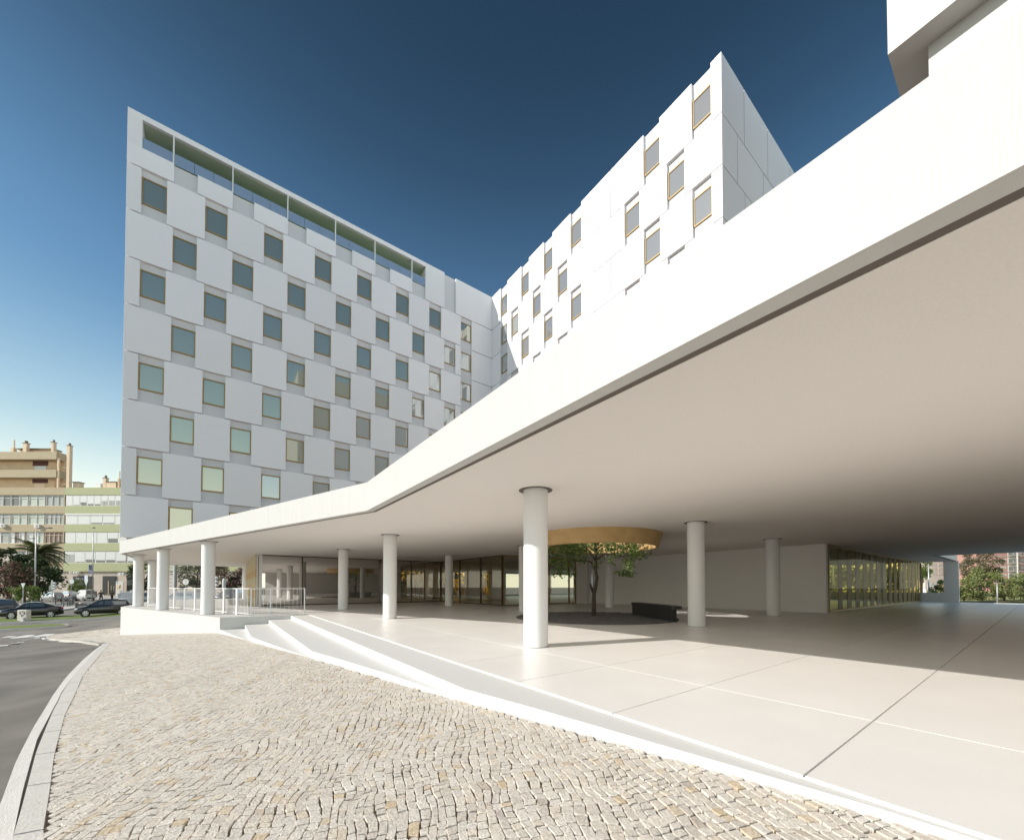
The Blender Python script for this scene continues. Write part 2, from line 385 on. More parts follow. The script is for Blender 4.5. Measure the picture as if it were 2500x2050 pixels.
# ---------------------------------------------------------------- cobblestones: every stone in one sheet
random.seed(4)
mb = MB()
xmin, xmax = -9, 3.3; ymin, ymax = -1.5, 41
def cobble_zone(y0, y1, pu, pv, gap, side, xlo, xhi):
    # rows run along a skewed, wavy grid
    ang = R(64); ca, sa = math.cos(ang), math.sin(ang)
    ext = 1.2*max(y1-y0, xhi-xlo)
    cx, cy = (xlo+xhi)/2, (y0+y1)/2
    nu = int(ext*2/pu); nv = int(ext*2/pv)
    def warp(u, v):
        w = Vector((u*.9, v*.9, 0)); a = noise.noise(w); b = noise.noise(w+Vector((31, 7, 3)))
        w2 = Vector((u*3.1, v*3.1, 5)); c = noise.noise(w2); d = noise.noise(w2+Vector((9, 3, 1)))
        return (u+a*.11+c*.04+.022*math.sin(v*5.2+a*3), v+b*.12+d*.045+noise.noise(w2*2.3+Vector((4,4,8)))*.018)
    for iv in range(nv):
        v0 = -ext+iv*pv; off = random.random()*pu
        u = -ext+off
        while u < ext:
            w = pu*random.choice((.7, .82, .92, 1, 1.1, 1.25, 1.45))
            uc, vc = u+w/2, v0+pv/2
            X, Y = uc*ca-vc*sa+cx, uc*sa+vc*ca+cy
            wu_, wv_ = warp(uc, vc); X, Y = wu_*ca-wv_*sa+cx, wu_*sa+wv_*ca+cy
            if y0 <= Y < y1 and inside((X, Y), COB):
                z = random.gauss(0, .0016); tx, ty = random.gauss(0, .022), random.gauss(0, .022)
                g = gap*random.choice((.3, .5, .8, 1.0, 1.4, 2.0))
                lo = []; hi = []
                jj = pv*.085
                cs = [(u+g, v0+g), (u+w-g, v0+g), (u+w-g, v0+pv-g), (u+g, v0+pv-g)]
                oct_ = []
                ok = True
                for k in range(4):
                    a = cs[k]; b = cs[(k+1) % 4]
                    j1 = random.uniform(.05, .15); j2 = random.uniform(.05, .15)
                    for t in (j1, 1-j2):
                        oct_.append((a[0]+(b[0]-a[0])*t+random.uniform(-jj, jj), a[1]+(b[1]-a[1])*t+random.uniform(-jj, jj)))
                wc = warp(uc, vc); base = []
                for (pu_, pv_) in oct_:
                    wu, wv = warp(pu_, pv_); base.append((wu, wv))
                h = gz(X, Y)
                vs = []
                for sc, dz in ((1.0, -.024), (.99, -.0025), (.93, 0.0)):
                    for wu, wv in base:
                        wu2 = wc[0]+(wu-wc[0])*sc; wv2 = wc[1]+(wv-wc[1])*sc
                        x = wu2*ca-wv2*sa+cx; y = wu2*sa+wv2*ca+cy
                        vs.append((x, y, h+(x-X)*tx+(y-Y)*ty+z+dz))
                if side:
                    fs = [tuple(range(16, 24))]
                    for r in (0, 8):
                        fs += [(r+i, r+(i+1) % 8, r+8+(i+1) % 8, r+8+i) for i in range(8)]
                    mb.add(vs, fs)
                else:
                    vs = vs[8:16]+vs[16:]
                    mb.add(vs[8:], [tuple(range(8))])
            u += w
cobble_zone(-1.0, 12.5, .076, .068, .0032, True, -3.4, 3.3)
cobble_zone(12.5, 22.0, .095, .085, .0028, True, -5, 2.0)
cobble_zone(22.0, 41.0, .16, .14, .003, True, -9.2, 0)
tag(mb.build('cobblestones', M['stone']), kind='structure')
print('cobble verts', len(mb.v))

# ---------------------------------------------------------------- plaza floor, steps, podium
mb = MB(); g = .006
rows = [.96+1.582*k for k in range(-6, 32)]
PX = [3.11, 4.885, 47.2]
bed = (12.1, 10.8, 3.16)
for j in range(len(rows)-1):
    for i in range(2):
        x0, x1 = PX[i]+(g if i else 0), PX[i+1]-g; y0, y1 = rows[j]+g*1.3, rows[j+1]-g*1.3
        mb.box(x0, x1, y0, y1, -.0138, 0)
fl = mb.build('plaza_floor', M['floor']); tag(fl, kind='structure')
mb = MB(); mb.box(3.12, 47.19, rows[0], rows[-1], -1.6, -.014)
tag(mb.build('plaza_base', M['step']), kind='structure')
mb = MB(); mb.prism([(3.1,19.55),(2.40,19.55),(-.08,19.7),(-5.0,33.5),(-5.0,49.6),(3.1,49.6)], -2.2, -.002)
tag(mb.build('podium', M['white']), kind='structure')
E1 = [(2.40,19.6),(2.42,9.2),(2.44,4.3),(2.64,3.24),(2.90,1.58),(3.05,.6),(3.105,-.2),(3.105,-6)]
mb = MB(); mb.prism([(3.11,-6),(3.11,19.54),(2.40,19.54)]+E1[1:-1][:6], -1.4, -.026)
mb.prism([(2.41,19.535),(2.425,9.2),(2.445,4.3),(2.19,6.25),(1.88,8.04),(1.59,9.5),(1.58,19.58)], -1.6, -.17)
mb.prism([(1.59,19.57),(1.60,9.5),(1.24,11.6),(.73,14.75),(.75,19.62)], -1.7, -.33)
mb.prism([(.76,19.61),(.745,14.7),(-.08,19.69)], -1.8, -.49)
tag(mb.build('steps', M['step'], bevel=.006), kind='structure')
# ---------------------------------------------------------------- hotel: facade rows
ROWZ = [31.47, 27.98, 24.99, 21.97, 18.98, 15.98, 12.98, 9.96, 6.95, 4.31]
T = .19      # cladding thickness
def zrow(k):
    t = ROWZ[k]-(.035 if k else 0); b = ROWZ[k+1]+(.035 if k < 8 else 0); return b, t
hotel = thing('hotel_wing', 'white hotel wing facing the street in shade, with a long glazed roof terrace slot', 'building', (-5.15, 33.8, 4.02))
ox, oy, oz = hotel.location
def lp(x0, x1, y0, y1, z0, z1, mbx):   # world box -> local
    mbx.box(x0-ox, x1-ox, y0-oy, y1-oy, z0-oz, z1-oz)
YF = 33.8
ZT = 29.28
core = MB()
lp(-5.15+T, 22.34, YF+T, 45, 4.31, ZT, core)
lp(-4.9, 22.34, YF+.3, 44.8, 4.02, 4.31, core)
lp(-5.15+T, -4.46, YF+T, 45, ZT, 31.1, core)
lp(14.92, 22.34, YF+T, 45, ZT, 31.1, core)
lp(-5.15+T, 22.34, YF+T, 38.2, 31.1, 31.44, core)
lp(14.92, 22.34, 38.2, 45, 31.1, 31.44, core)
core.build('wall', M['stucco_back'], hotel)
g2 = MB(); lp(-4.46, 14.92, YF+T+.35, 45, ZT, ZT+.03, g2); g2.build('roof_lawn', M['green_floor'], hotel)
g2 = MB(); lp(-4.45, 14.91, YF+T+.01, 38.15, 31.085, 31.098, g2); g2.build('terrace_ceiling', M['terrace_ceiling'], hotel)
l = MB(); lp(-5.15, 14.92, YF, YF+T, 31.1, 31.47, l); l.build('roof_fascia', M['stucco'], hotel)
def panel(x0, x1, z0, z1, inner=False):
    mbx = MB(); lp(x0, x1, YF, YF+T, z0, z1, mbx); return mbx.build('cladding_panel', M['stucco'], hotel, bevel=.008)
ODD = [-5.15,-4.47,-3.23,-1.26,-.01,2.17,3.40,5.57,6.81,8.79,10.0,12.12,13.33,15.30,16.53,18.66,19.90,22.34]
EVEN = [-5.15,-2.92,-1.67,.29,1.54,3.71,4.96,7.14,8.35,10.35,11.57,13.65,14.87,16.86,18.07,18.66,19.90,22.34]
top = [(-5.15,-2.9),(-1.68,.27),(1.54,3.70),(4.97,7.12),(8.39,10.30),(11.6,13.63)]
z0, z1 = zrow(0)
for i, (a, b) in enumerate(top):
    panel(a, b, z0, ZT if i else ZT)
panel(-5.15, -4.46, ZT, 31.1)
panel(14.92, 16.87, z0, 31.47); panel(18.1, 22.34, z0, 31.47)
for x in (-2.94, .26, 3.68, 7.08, 10.26, 13.6):
    p = MB(); lp(x-.035, x+.035, YF+.01, YF+.2, ZT, 31.1, p); p.build('terrace_post', M['white_metal'], hotel)
gl = MB(); fx = -4.46
xsb = [-4.46,-2.98,-2.9,.22,.3,3.64,3.72,7.04,7.12,10.22,10.3,13.56,13.64,14.92]
for a, b in zip(xsb[::2], xsb[1::2]):
    n = max(1, round((b-a)/1.15)); w = (b-a)/n
    for k in range(n):
        lp(a+k*w+.012, a+(k+1)*w-.012, YF+.09, YF+.105, ZT, 30.03, gl)
gl.build('glass_balustrade', M['rail_glass'], hotel)
def make_window(parent, w=1.21, h=1.73, pane='pane'):
    f = MB(); t = .075
    f.box(0, w, -.055, .012, 0, t); f.box(0, w, -.055, .012, h-t, h); f.box(0, t, -.055, .012, t, h-t); f.box(w-t, w, -.055, .012, t, h-t)
    fo = f.build('window', M['gold'], parent)
    p = MB(); p.box(t, w-t, -.015, -.003, t, h-t); po = p.build('pane', M[pane], fo)
    return fo
w0 = make_window(hotel); w1 = make_window(hotel, pane='pane2'); w2 = make_window(hotel, pane='pane3')
first = {0: True, 1: True, 2: True}
def put_window(src_i, loc, rz=0, sx=1.0, parent=None):
    src = (w0, w1, w2)[src_i]
    if first[src_i]: o = src; first[src_i] = False
    else: o = copy_tree(src, parent or hotel)
    o.parent = parent or hotel
    o.location = loc; o.rotation_euler = (0, 0, rz); o.scale = (sx, 1, 1); return o
random.seed(2)
for k in range(1, 9):
    E_ = ODD if k % 2 else EVEN
    z0, z1 = zrow(k)
    for i in range(0, len(E_)-1, 2):
        panel(E_[i], E_[i+1], z0, z1)
        if i+2 < len(E_):
            a, b = E_[i+1], E_[i+2]
            if 0 <= i+2 < len(E_) and (b-a) < 1.5:
                warm = 1 if (k >= 4 and i >= 4 and k+i/2 > 8.5) or (i >= 12 and k > 1) else 0
                put_window(warm, (a-ox, YF+T-.02-oy, ROWZ[k]-2.2-oz), 0, (b-a)/1.21)

# ---- right wing
wing = thing('hotel_wing', 'sunlit white hotel wing rising behind the canopy to a sharp corner, gold framed windows', 'building', (22.34, 10.36, 4.02))
wx, wy, wz = wing.location
def wb(x0, x1, y0, y1, z0, z1, mbx): mbx.box(x0-wx, x1-wx, y0-wy, y1-wy, z0-wz, z1-wz)
c2 = MB(); wb(22.34+T, 34.6, 10.36+T, 45, 4.31, 31.44, c2); wb(22.7, 34.3, 10.8, 44.8, 4.02, 4.31, c2)
c2.build('wall', M['stucco_back'], wing)
def panelY(y0, y1, z0, z1):
    m = MB(); wb(22.34, 22.34+T, y0, y1, z0, z1, m); return m.build('cladding_panel', M['stucco'], wing, bevel=.008)
def panelX(x0, x1, z0, z1):
    m = MB(); wb(x0, x1, 10.36, 10.36+T, z0, z1, m); return m.build('cladding_panel', M['stucco'], wing, bevel=.008)
RE = [(10.36,10.97,'w'),(12.12,14.27,'w'),(15.47,18.22,''),(18.28,21.13,'w'),(22.31,24.46,'w'),(25.62,27.67,'w'),(28.83,31.05,'w'),(32.26,33.8,'')]
RO = [(10.36,12.60,'w'),(13.77,15.80,'w'),(17.03,19.70,''),(19.76,22.66,'w'),(23.86,26.0,'w'),(27.15,29.25,'w'),(30.44,31.05,'w'),(32.26,33.8,'')]
TOPW = 30.42
for k in range(0, 9):
    z0, z1 = zrow(k); E_ = RO if k % 2 else RE
    if k > 6: 
        for a, b, w in E_: panelY(a, b, z0, z1)
        continue
    for i, (a, b, w) in enumerate(E_):
        panelY(a, b, z0, z1)
        if w:
            nb = E_[i+1][0]
            zt = TOPW if k == 0 else ROWZ[k]-.55
            put_window(1 if (b > 28 and k > 0) else 2, (22.34+T-.02-wx, nb-wy, zt-1.73-wz), -math.pi/2, (nb-b)/1.21, wing)
for k in range(0, 9):
    z0, z1 = zrow(k)
    j = [22.34+T]+([25.17, 28.6, 32.43] if k % 2 == 0 else [24.21, 27.86, 31.5])+[34.6]
    if k == 2: j[1] = 25.19
    for a, b in zip(j, j[1:]):
        panelX(a+(0 if a == j[0] else .05), b-.05 if b != j[-1] else b, z0, z1)

# ---- upper block close by on the right
upper = thing('upper_block', 'white block overhanging the canopy at the top right corner of the view', 'building', (9.24, -14, 4.02))
ux, uy, uz = upper.location
m = MB(); m.box(0, 16, 0, .99-uy, 0, 6.11); m.build('wall', M['white'], upper)
m = MB(); m.box(8.85-ux, 18, -4, 1.41-uy, 6.11, 30); m.build('overhang', M['white'], upper)

# ---------------------------------------------------------------- canopy
SO = 3.27
canopy = thing('canopy', 'wide white concrete canopy with a folded front edge sheltering the plaza', 'canopy', (3.07, 10.69, SO))
CX, CY = 3.07, 10.69
def L2(pts): return [(p[0]-CX, p[1]-CY) for p in pts]
OUT = [(-5.15,33.8),(3.07,10.69),(3.07,-12),(38.0,-12),(38.0,4.05),(47.2,4.05),(47.2,42.3),(14,42.3),(14,49.3),(-5.15,49.3)]
def inset(poly, d):
    n = len(poly); ar = sum(poly[i][0]*poly[(i+1) % n][1]-poly[(i+1) % n][0]*poly[i][1] for i in range(n)); sg = 1 if ar > 0 else -1
    o = []
    for i in range(n):
        p0, p1, p2 = Vector(poly[i-1]), Vector(poly[i]), Vector(poly[(i+1) % n])
        d1, d2 = (p1-p0).normalized(), (p2-p1).normalized()
        n1, n2 = Vector((-d1.y, d1.x))*sg, Vector((-d2.y, d2.x))*sg
        b = (n1+n2); b = b/(1+n1.dot(n2)); q = p1+b*d; o.append((q.x, q.y))
    return o
HC = (12.05, 10.75)
def circ(r, n=64, c=HC): return [(c[0]+r*math.cos(2*math.pi*i/n), c[1]+r*math.sin(2*math.pi*i/n)) for i in range(n)]
m = MB(); m.prism(L2(OUT), .075, .76, holes=[L2(circ(2.5))]); m.build('slab', M['fascia'], canopy)
m = MB(); m.prism(L2(inset(OUT, .35)), .761, .775, holes=[L2(circ(2.62))]); m.build('bounce_cut_layer', M['bounce_cut_layer'], canopy)  # unseen dark layer added to cut light bounced up to the overhang
ins1, ins2 = inset(OUT, .17), inset(OUT, .255)
m = MB(); m.prism(L2(OUT), 0, .075, holes=[L2(ins1)]); m.build('edge_strip', M['fascia'], canopy)
m = MB(); m.prism(L2(ins2), 0, .074, holes=[L2(circ(2.5))]); m.build('soffit', M['soffit'], canopy)
m = MB(); m.prism(L2(inset(OUT, .171)), .004, .0745, holes=[L2(inset(OUT, .254))]); m.build('groove_shade', M['gap_shade'], canopy)  # dark filler laid in the edge groove to stand for its shade
# golden ring around the roof opening
m = MB(); n = 72
prof = [(2.40, .79), (2.56, .79), (2.60, 0), (2.46, -.50), (2.40, -.52), (2.34, -.50), (2.40, .79)]
m.lathe(prof, (HC[0]-CX, HC[1]-CY, 0), n); m.build('skylight_ring', M['cork'], canopy, smooth=False)
# columns
def column(x, y, label):
    t = thing('column', label, 'column', (x, y, 0), 0, 'round white columns under the canopy')
    m = MB(); m.lathe([(.255, 0), (.255, SO-.001)], n=40); o = m.build('shaft', M['render'], t, smooth=True)
    m = MB(); m.lathe([(.256, .0), (.262, .0), (.262, .006), (.256, .008)], n=40); m.build('base_joint', M['gap_shade'], t)
    m = MB(); m.lathe([(.2, 0), (.355, 0), (.355, .006), (.2, .006)], (0, 0, SO-.0055), n=40); m.build('gap_shade', M['gap_shade'], t)  # dark disc standing for the shaded gap around the column head
    return t
for x, y, l in [
    (5.28, 6.32, 'large round white column nearest to the viewer, half lit by the sun'),
    (5.27, 15.2, 'round white column beside the top of the steps, sunlit at its foot'),
    (5.29, 22.68, 'round white column behind the free end of the railing, in front of the lobby glass'),
    (12.02, 6.5, 'round column just right of the gravel bed and the dark bench'),
    (18.9, 6.85, 'round column before the blank back wall, nearest the striped window'),
    (11.83, 22.94, 'round column before the inner corner of the lobby glass'),
    (12.1, 15.4, 'round column mostly hidden behind the nearest large column'),
    (18.6, 15.4, 'round column behind the courtyard tree, against the back wall'),
    (-.53, 22.29, 'round column on the podium nearest the steps, rising before the railing'),
    (-2.58, 28.02, 'round column in the middle of the podium edge'),
    (-4.29, 34.0, 'round column at the far outer corner of the podium'),
    (-4.37, 40.7, 'round column set back behind the podium corner, partly hidden')]:
    column(x, y, l)

# ---------------------------------------------------------------- walls under the canopy
def wall(name, label, cat, mats, *boxes):
    t = thing(name, label, cat, (boxes[0][0], boxes[0][2], 0))
    m = MB()
    for b in boxes: m.box(b[0]-boxes[0][0], b[1]-boxes[0][0], b[2]-boxes[0][2], b[3]-boxes[0][2], b[4], b[5])
    m.build('wall_panel', mats, t); return t
H_ = SO-.002
wall('back_wall', 'long blank white wall behind the tree and the bench', 'wall', M['wallpaint'], (22.8, 23.1, 6.06, 20.5, 0, H_))
wall('back_wall', 'narrow white wall panel standing beside the gold framed lobby glazing', 'wall', M['wallpaint'], (21.15, 22.35, 20.62, 20.9, 0, H_), (22.62, 22.8, 20.62, 20.9, 0, H_))
wall('partition_wall', 'plain interior wall closing the side room behind the striped window', 'wall', M['wallpaint'], (23.1, 47.0, 18.0, 18.2, 0, H_))
t = thing('travertine_wall', 'wall end clad in banded golden travertine at the left end of the lobby glass', 'wall', (1.7, 29.4, 0))
cc = [M['trav'], mat('pale_travertine', (.62,.53,.34), .5, (.56,.46,.28), 3, stretch=(.5,.5,3)), mat('dark_travertine', (.50,.31,.12), .5, (.58,.40,.18), 2, stretch=(.4,.4,2.5))]
zz = [0, .52, .98, 1.38, 1.84, 2.3, 2.72, H_]
for i in range(len(zz)-1):
    m = MB(); m.box(-.06, 0, 0, 13.1, zz[i]+.003, zz[i+1]-.003); m.build('stone_course', cc[(1, 2, 0, 1, 2, 0, 1)[i]], t)
m = MB(); m.box(.002, .3, .0, 20, 0, H_); m.box(-.058, .0, 13.11, 20, 0, H_); m.build('wall_core', M['render'], t)

def glazing(name, label, a, b, divs, glass, frame, rz, h=H_, fw=.075, extra=None):
    """a=(x,y) start, length b; local x runs along the wall"""
    t = thing(name, label, 'glass wall', (a[0], a[1], 0), rz)
    m = MB(); m.box(0, b, -.05, .05, 0, .07); m.box(0, b, -.05, .05, h-.06, h); m.build('frame', frame, t)
    ds = [0]+divs+[b]
    for d in ds:
        m = MB(); m.box(max(0, d-fw/2), min(b, d+fw/2), -.055, .055, .07, h-.06); m.build('mullion', frame, t)
    for p, q in zip(ds, ds[1:]):
        m = MB(); m.box(p+fw/2+.001, q-fw/2-.001, -.008, .008, .07, h-.06); m.build('pane', glass, t)
    return t
glazing('lobby_glazing', 'long dark reflective glass wall of the lobby facing the plaza', (1.78, 29.45), 12.62, [2.5, 5.1, 7.66, 10.1], M['lobby_glass'], M['bronze'], 0)
glazing('lobby_glazing', 'reflective glass wall of the lobby running towards the viewer from the inner corner', (14.44, 20.62), 8.78, [2.6, 5.6], M['lobby_glass_inner'], M['bronze'], math.pi/2)
g3 = glazing('lobby_glazing', 'gold framed lobby glazing behind the courtyard tree, looking through to daylight', (14.5, 20.62), 6.6, [1.45, 3.95, 5.9], M['strip_glass'], M['gold'], 0)
# striped strip window on the right
t = thing('striped_window', 'long low strip window with upright brown fins on the right, below the dark ceiling', 'window', (23.22, 6.08, 0))
LEN = 23.9
m = MB(); m.box(0, LEN, -.04, .04, .01, .10); m.box(0, LEN, -.04, .04, H_-.12, H_); m.box(0, .06, -.04, .04, .1, H_-.12); m.box(LEN-.06, LEN, -.04, .04, .1, H_-.12)
m.build('frame', M['gold'], t)
m = MB(); m.box(.06, LEN-.06, -.006, .006, .1, H_-.12); m.build('pane', M['strip_glass'], t)
for a, b in ((24.83,25.52),(26.37,27.09),(27.91,28.68),(29.42,30.26),(31.01,31.80),(32.48,33.39),(34.07,34.95),(35.64,36.54),(37.17,38.10),(38.69,39.67),(40.21,41.22),(41.88,42.77),(43.27,44.31),(44.9,45.5),(45.9,46.5)):
    m = MB(); m.box(a-23.22, b-23.22, .02, .05, .1, H_-.12); m.build('fin', M['fin'], t)
wall('end_wall', 'white end wall with a big square opening on to the street, far right', 'wall', M['wallpaint'], (47.0, 47.35, 3.98, 4.79, 0, H_), (47.0, 47.35, 4.79, 18, 0, .74), (47.0, 47.35, 17, 18, .74, H_))
t_ = thing('amber_glazing', 'amber tinted glazing in the end wall behind the striped window', 'glass wall', (47.1, 6.15, 0))
m = MB(); m.box(.0, .012, 0, 10.85, .745, H_); m.build('pane', M['amber_pale'], t_)
m = MB(); m.box(-.03, .05, -.06, -.001, .745, H_); m.build('frame', M['gold'], t_)
wall('post', 'slim white wall post in the opening behind the striped window', 'post', M['white'], (47.05, 47.3, 8.25, 8.6, .74, H_))
wall('rear_wall', 'blank white wall behind the viewer closing the canopy', 'wall', M['wallpaint'], (5.2, 44.0, -11.6, -11.3, 0, H_))
# back of the lobby
t = thing('lobby_back_wall', 'grey inner wall of the lobby with tall openings showing palms', 'wall', (2.0, 42.0, 0))
m = MB()
ops = [(15.85,18.6),(20.9,23.9),(26.4,27.4),(30,46)]  # last opening widened to let more daylight into the lobby
x = 2.0
for a, b in ops:
    m.box(x-2, a-2, 0, .25, 0, H_); m.box(a-2, b-2, 0, .25, 0, .2); m.box(a-2, b-2, 0, .25, 2.92, H_); x = b
m.box(x-2, 45, 0, .25, 0, H_); m.build('wall_panel', mat('grey_interior_paint', (.78,.78,.78), .7), t)
for a, b in ops:
    m = MB(); m.box(a-2.0, b-2.0, .1, .11, .2, 2.92); m.build('pane', M['amber'] if b < 29 else M['strip_glass'], t)
    m = MB(); c = (a+b)/2-2; m.box(c-.035, c+.035, .06, .16, .2, 2.92); m.build('mullion', M['bronze'], t)
# lobby interior columns
for x, y in ((8.6, 35.5), (18.6, 30), (25, 34)):
    pass

# ---------------------------------------------------------------- planting bed, bench
random.seed(9)
m = MB(); m.prism([(bed[2]*math.cos(2*math.pi*i/72), bed[2]*math.sin(2*math.pi*i/72)) for i in range(72)], .001, .018)
gb = m.build('gravel_bed_base', M['gravel']); 
m2 = MB()
for i in range(5200):
    r = bed[2]*math.sqrt(random.random())*.985; a = random.random()*6.283; x, y = r*math.cos(a), r*math.sin(a)
    s = random.uniform(.018, .042); n0 = len(m2.v)
    vs = []
    for v in ((1,0,0),(-1,0,0),(0,1,0),(0,-1,0),(0,0,1),(0,0,-1)):
        vs.append((x+v[0]*s*random.uniform(.7,1.3), y+v[1]*s*random.uniform(.7,1.3), .022+v[2]*s*.75*random.uniform(.7,1.2)))
    m2.add(vs, [(4,0,2),(4,2,1),(4,1,3),(4,3,0),(5,2,0),(5,1,2),(5,3,1),(5,0,3)])
m.v += []; nb = len(m.v)
m.v += m2.v; m.f += [tuple(i+nb for i in f) for f in m2.f]; m.m += m2.m
bpy.data.objects.remove(gb)
gb = m.build('gravel', M['gravel']); gb.location = (bed[0], bed[1], 0); tag(gb, 'round bed of dark gravel around the courtyard tree', 'gravel', kind='stuff')
a, b = Vector((12.62, 7.72)), Vector((14.28, 10.59)); d = b-a; ang = math.atan2(d.y, d.x)
t = thing('bench', 'low black stone bench with an overhanging seat, beside the gravel bed', 'bench', (a.x, a.y, 0), ang)
Lb = d.length
m = MB(); m.box(.02, Lb, -.20, 0, 0, .45); m.build('base', M['black_stone'], t, bevel=.01)
pts = [(Lb+.02, .03), (-.02, .03)]+[(-.02-.10*math.sin(R(q)), -.12+.15*math.cos(R(q))) for q in range(20, 100, 20)]+[(-.10, -.28), (-.02, -.38), (.1, -.42), (Lb+.02, -.42)]
m = MB(); m.prism(pts, .452, .565); m.build('seat', M['black_stone'], t, bevel=.012)

# ---------------------------------------------------------------- railings
def railing(label, a, b, posts, plate, sp):
    d = Vector((b[0]-a[0], b[1]-a[1])); Ln = d.length
    t = thing('railing', label, 'railing', (a[0], a[1], 0), math.atan2(d.y, d.x), 'white bar railings at the podium')
    h = 1.17
    m = MB(); m.box(0, Ln, -.018, .018, h-.03, h); m.build('top_rail', M['white_metal'], t)
    m = MB(); m.box(0, Ln, -.012, .012, .06, .085); m.build('bottom_rail', M['white_metal'], t)
    m = MB(); n = int(Ln/sp)
    for k in range(1, n): m.box(Ln*k/n-.006, Ln*k/n+.006, -.006, .006, .085, h-.03)
    m.build('bars', M['white_metal'], t)
    for p in posts:
        w = .06 if plate else .022
        m = MB(); m.box(p-w, p+w, -.03, .03, 0, h-.001); m.box(p-.07, p+.07, -.06, .06, 0, .012); m.build('post', M['white_metal'], t)
    return t
railing('short railing with widely spaced bars closing the top of the steps', (3.03, 19.95), (.95, 20.2), [.03, 1.35, 2.06], False, .155)
railing('long railing with close bars and flat posts running along the podium edge', (.92, 20.25), (-3.9, 33.9), [1.2, 2.6, 4.3, 6.2, 7.7, 9.3, 11.5, 14.0], True, .14)
# ---------------------------------------------------------------- vegetation
LEAFV = [(-.5,0),(-.28,.26),(.05,.34),(.5,0),(.05,-.34),(-.28,-.26)]
def leaf(mb, p, s, rnd, wide=1.0, mi=0, droop=None):
    d = Vector((rnd.gauss(0, 1), rnd.gauss(0, 1), rnd.gauss(0, .7)+(droop or 0))).normalized()
    a = d.orthogonal().normalized(); a.rotate(Matrix.Rotation(rnd.random()*6.28, 3, d)); b = a
    s *= rnd.uniform(.65, 1.25); p = Vector(p)
    vs = [p+d*x*s+b*y*s*wide for x, y in LEAFV[::1]] if s < .12 else [p+d*x*s+b*y*s*wide for x, y in ((-.5,0),(0,.38),(.5,0),(0,-.38))]
    mb.add(vs, [tuple(range(len(vs)))], mi)
def crown(center, rad, n, s, seed, clumps=26, spread=.30, flat=.0):
    rnd = random.Random(seed); mb = MB(); cs = []
    for _ in range(clumps):
        while True:
            v = Vector((rnd.uniform(-1, 1), rnd.uniform(-1, 1), rnd.uniform(-1, 1)))
            if .25 < v.length < 1: break
        v *= .78*(.75+.25/v.length) if v.length > .4 else 1
        cs.append((v, rnd.uniform(.55, 1.25)))
    for i in range(n):
        v, k = cs[rnd.randrange(clumps)]
        o = Vector((rnd.gauss(0, 1), rnd.gauss(0, 1), rnd.gauss(0, .75)))
        o = o.normalized()*spread*k*(rnd.random()**.4)
        q = v+o
        leaf(mb, (center[0]+q.x*rad[0], center[1]+q.y*rad[1], center[2]+q.z*rad[2]), s, rnd)
    return mb
G_DARK = leafmat('dark_green_leaves', [(.025,.045,.015),(.045,.075,.02),(.07,.10,.03),(.03,.05,.02)])
G_MID = leafmat('mid_green_leaves', [(.08,.13,.03),(.14,.20,.045),(.20,.26,.06),(.10,.15,.04)], .35)
G_LITE = leafmat('fresh_yellow_green_leaves', [(.15,.18,.06),(.25,.28,.10),(.38,.40,.15),(.17,.20,.07)], .35)
G_DRY = leafmat('brownish_foliage', [(.17,.14,.09),(.24,.19,.12),(.14,.15,.07),(.30,.24,.16)], .35)
G_WHITE = leafmat('white_blossom_foliage', [(.05,.07,.025),(.08,.10,.035),(.06,.08,.03),(.10,.11,.05),(.55,.52,.45),(.06,.08,.03),(.6,.57,.5)])
G_PINK = leafmat('pink_blossom_foliage', [(.07,.07,.03),(.10,.085,.04),(.12,.09,.045),(.08,.085,.03),(.10,.09,.04),(.55,.26,.27),(.09,.07,.04)])
G_YEL = leafmat('sunlit_palm_leaves', [(.60,.52,.07),(.42,.42,.07),(.70,.60,.12),(.22,.26,.05)], .45)  # golden light on the lobby palms put into the leaf colours
G_PALM = leafmat('palm_leaves', [(.06,.08,.025),(.10,.12,.035),(.13,.14,.05),(.08,.07,.03)])
def tree(name, label, cat, lat, d, h, rad, mats, seed, n=1800, s=.30, trunk=.14, group=None, low=None, loc=None, z0=None, clumps=26):
    x, y, z = loc if loc else at(lat, d)
    t = thing(name, label, cat, (x, y, z-.1), 0, group)
    rnd = random.Random(seed); cz = h-rad[2]
    m = MB(); pts = [(0, 0, 0), (rnd.uniform(-.1, .1), rnd.uniform(-.1, .1), max(.3, cz-rad[2])*.6), (rnd.uniform(-.15, .15), 0, cz-rad[2]*.3), (0, .1, cz+rad[2]*.4)]
    m.path(pts, [trunk*1.2, trunk, trunk*.75, trunk*.25])
    for k in range(5):
        a = k*1.256+rnd.random(); e = (math.cos(a)*rad[0]*.6, math.sin(a)*rad[1]*.6, cz+rnd.uniform(-.1, .5)*rad[2])
        m.path([pts[2-(k % 2)], (e[0]*.4, e[1]*.4, cz-rad[2]*.25), e], [trunk*.5, trunk*.35, trunk*.1], 6)
    m.build('trunk', M['bark'], t, smooth=True)
    crown((0, 0, cz), rad, n, s, seed, clumps).build('crown', mats, t)
    return t
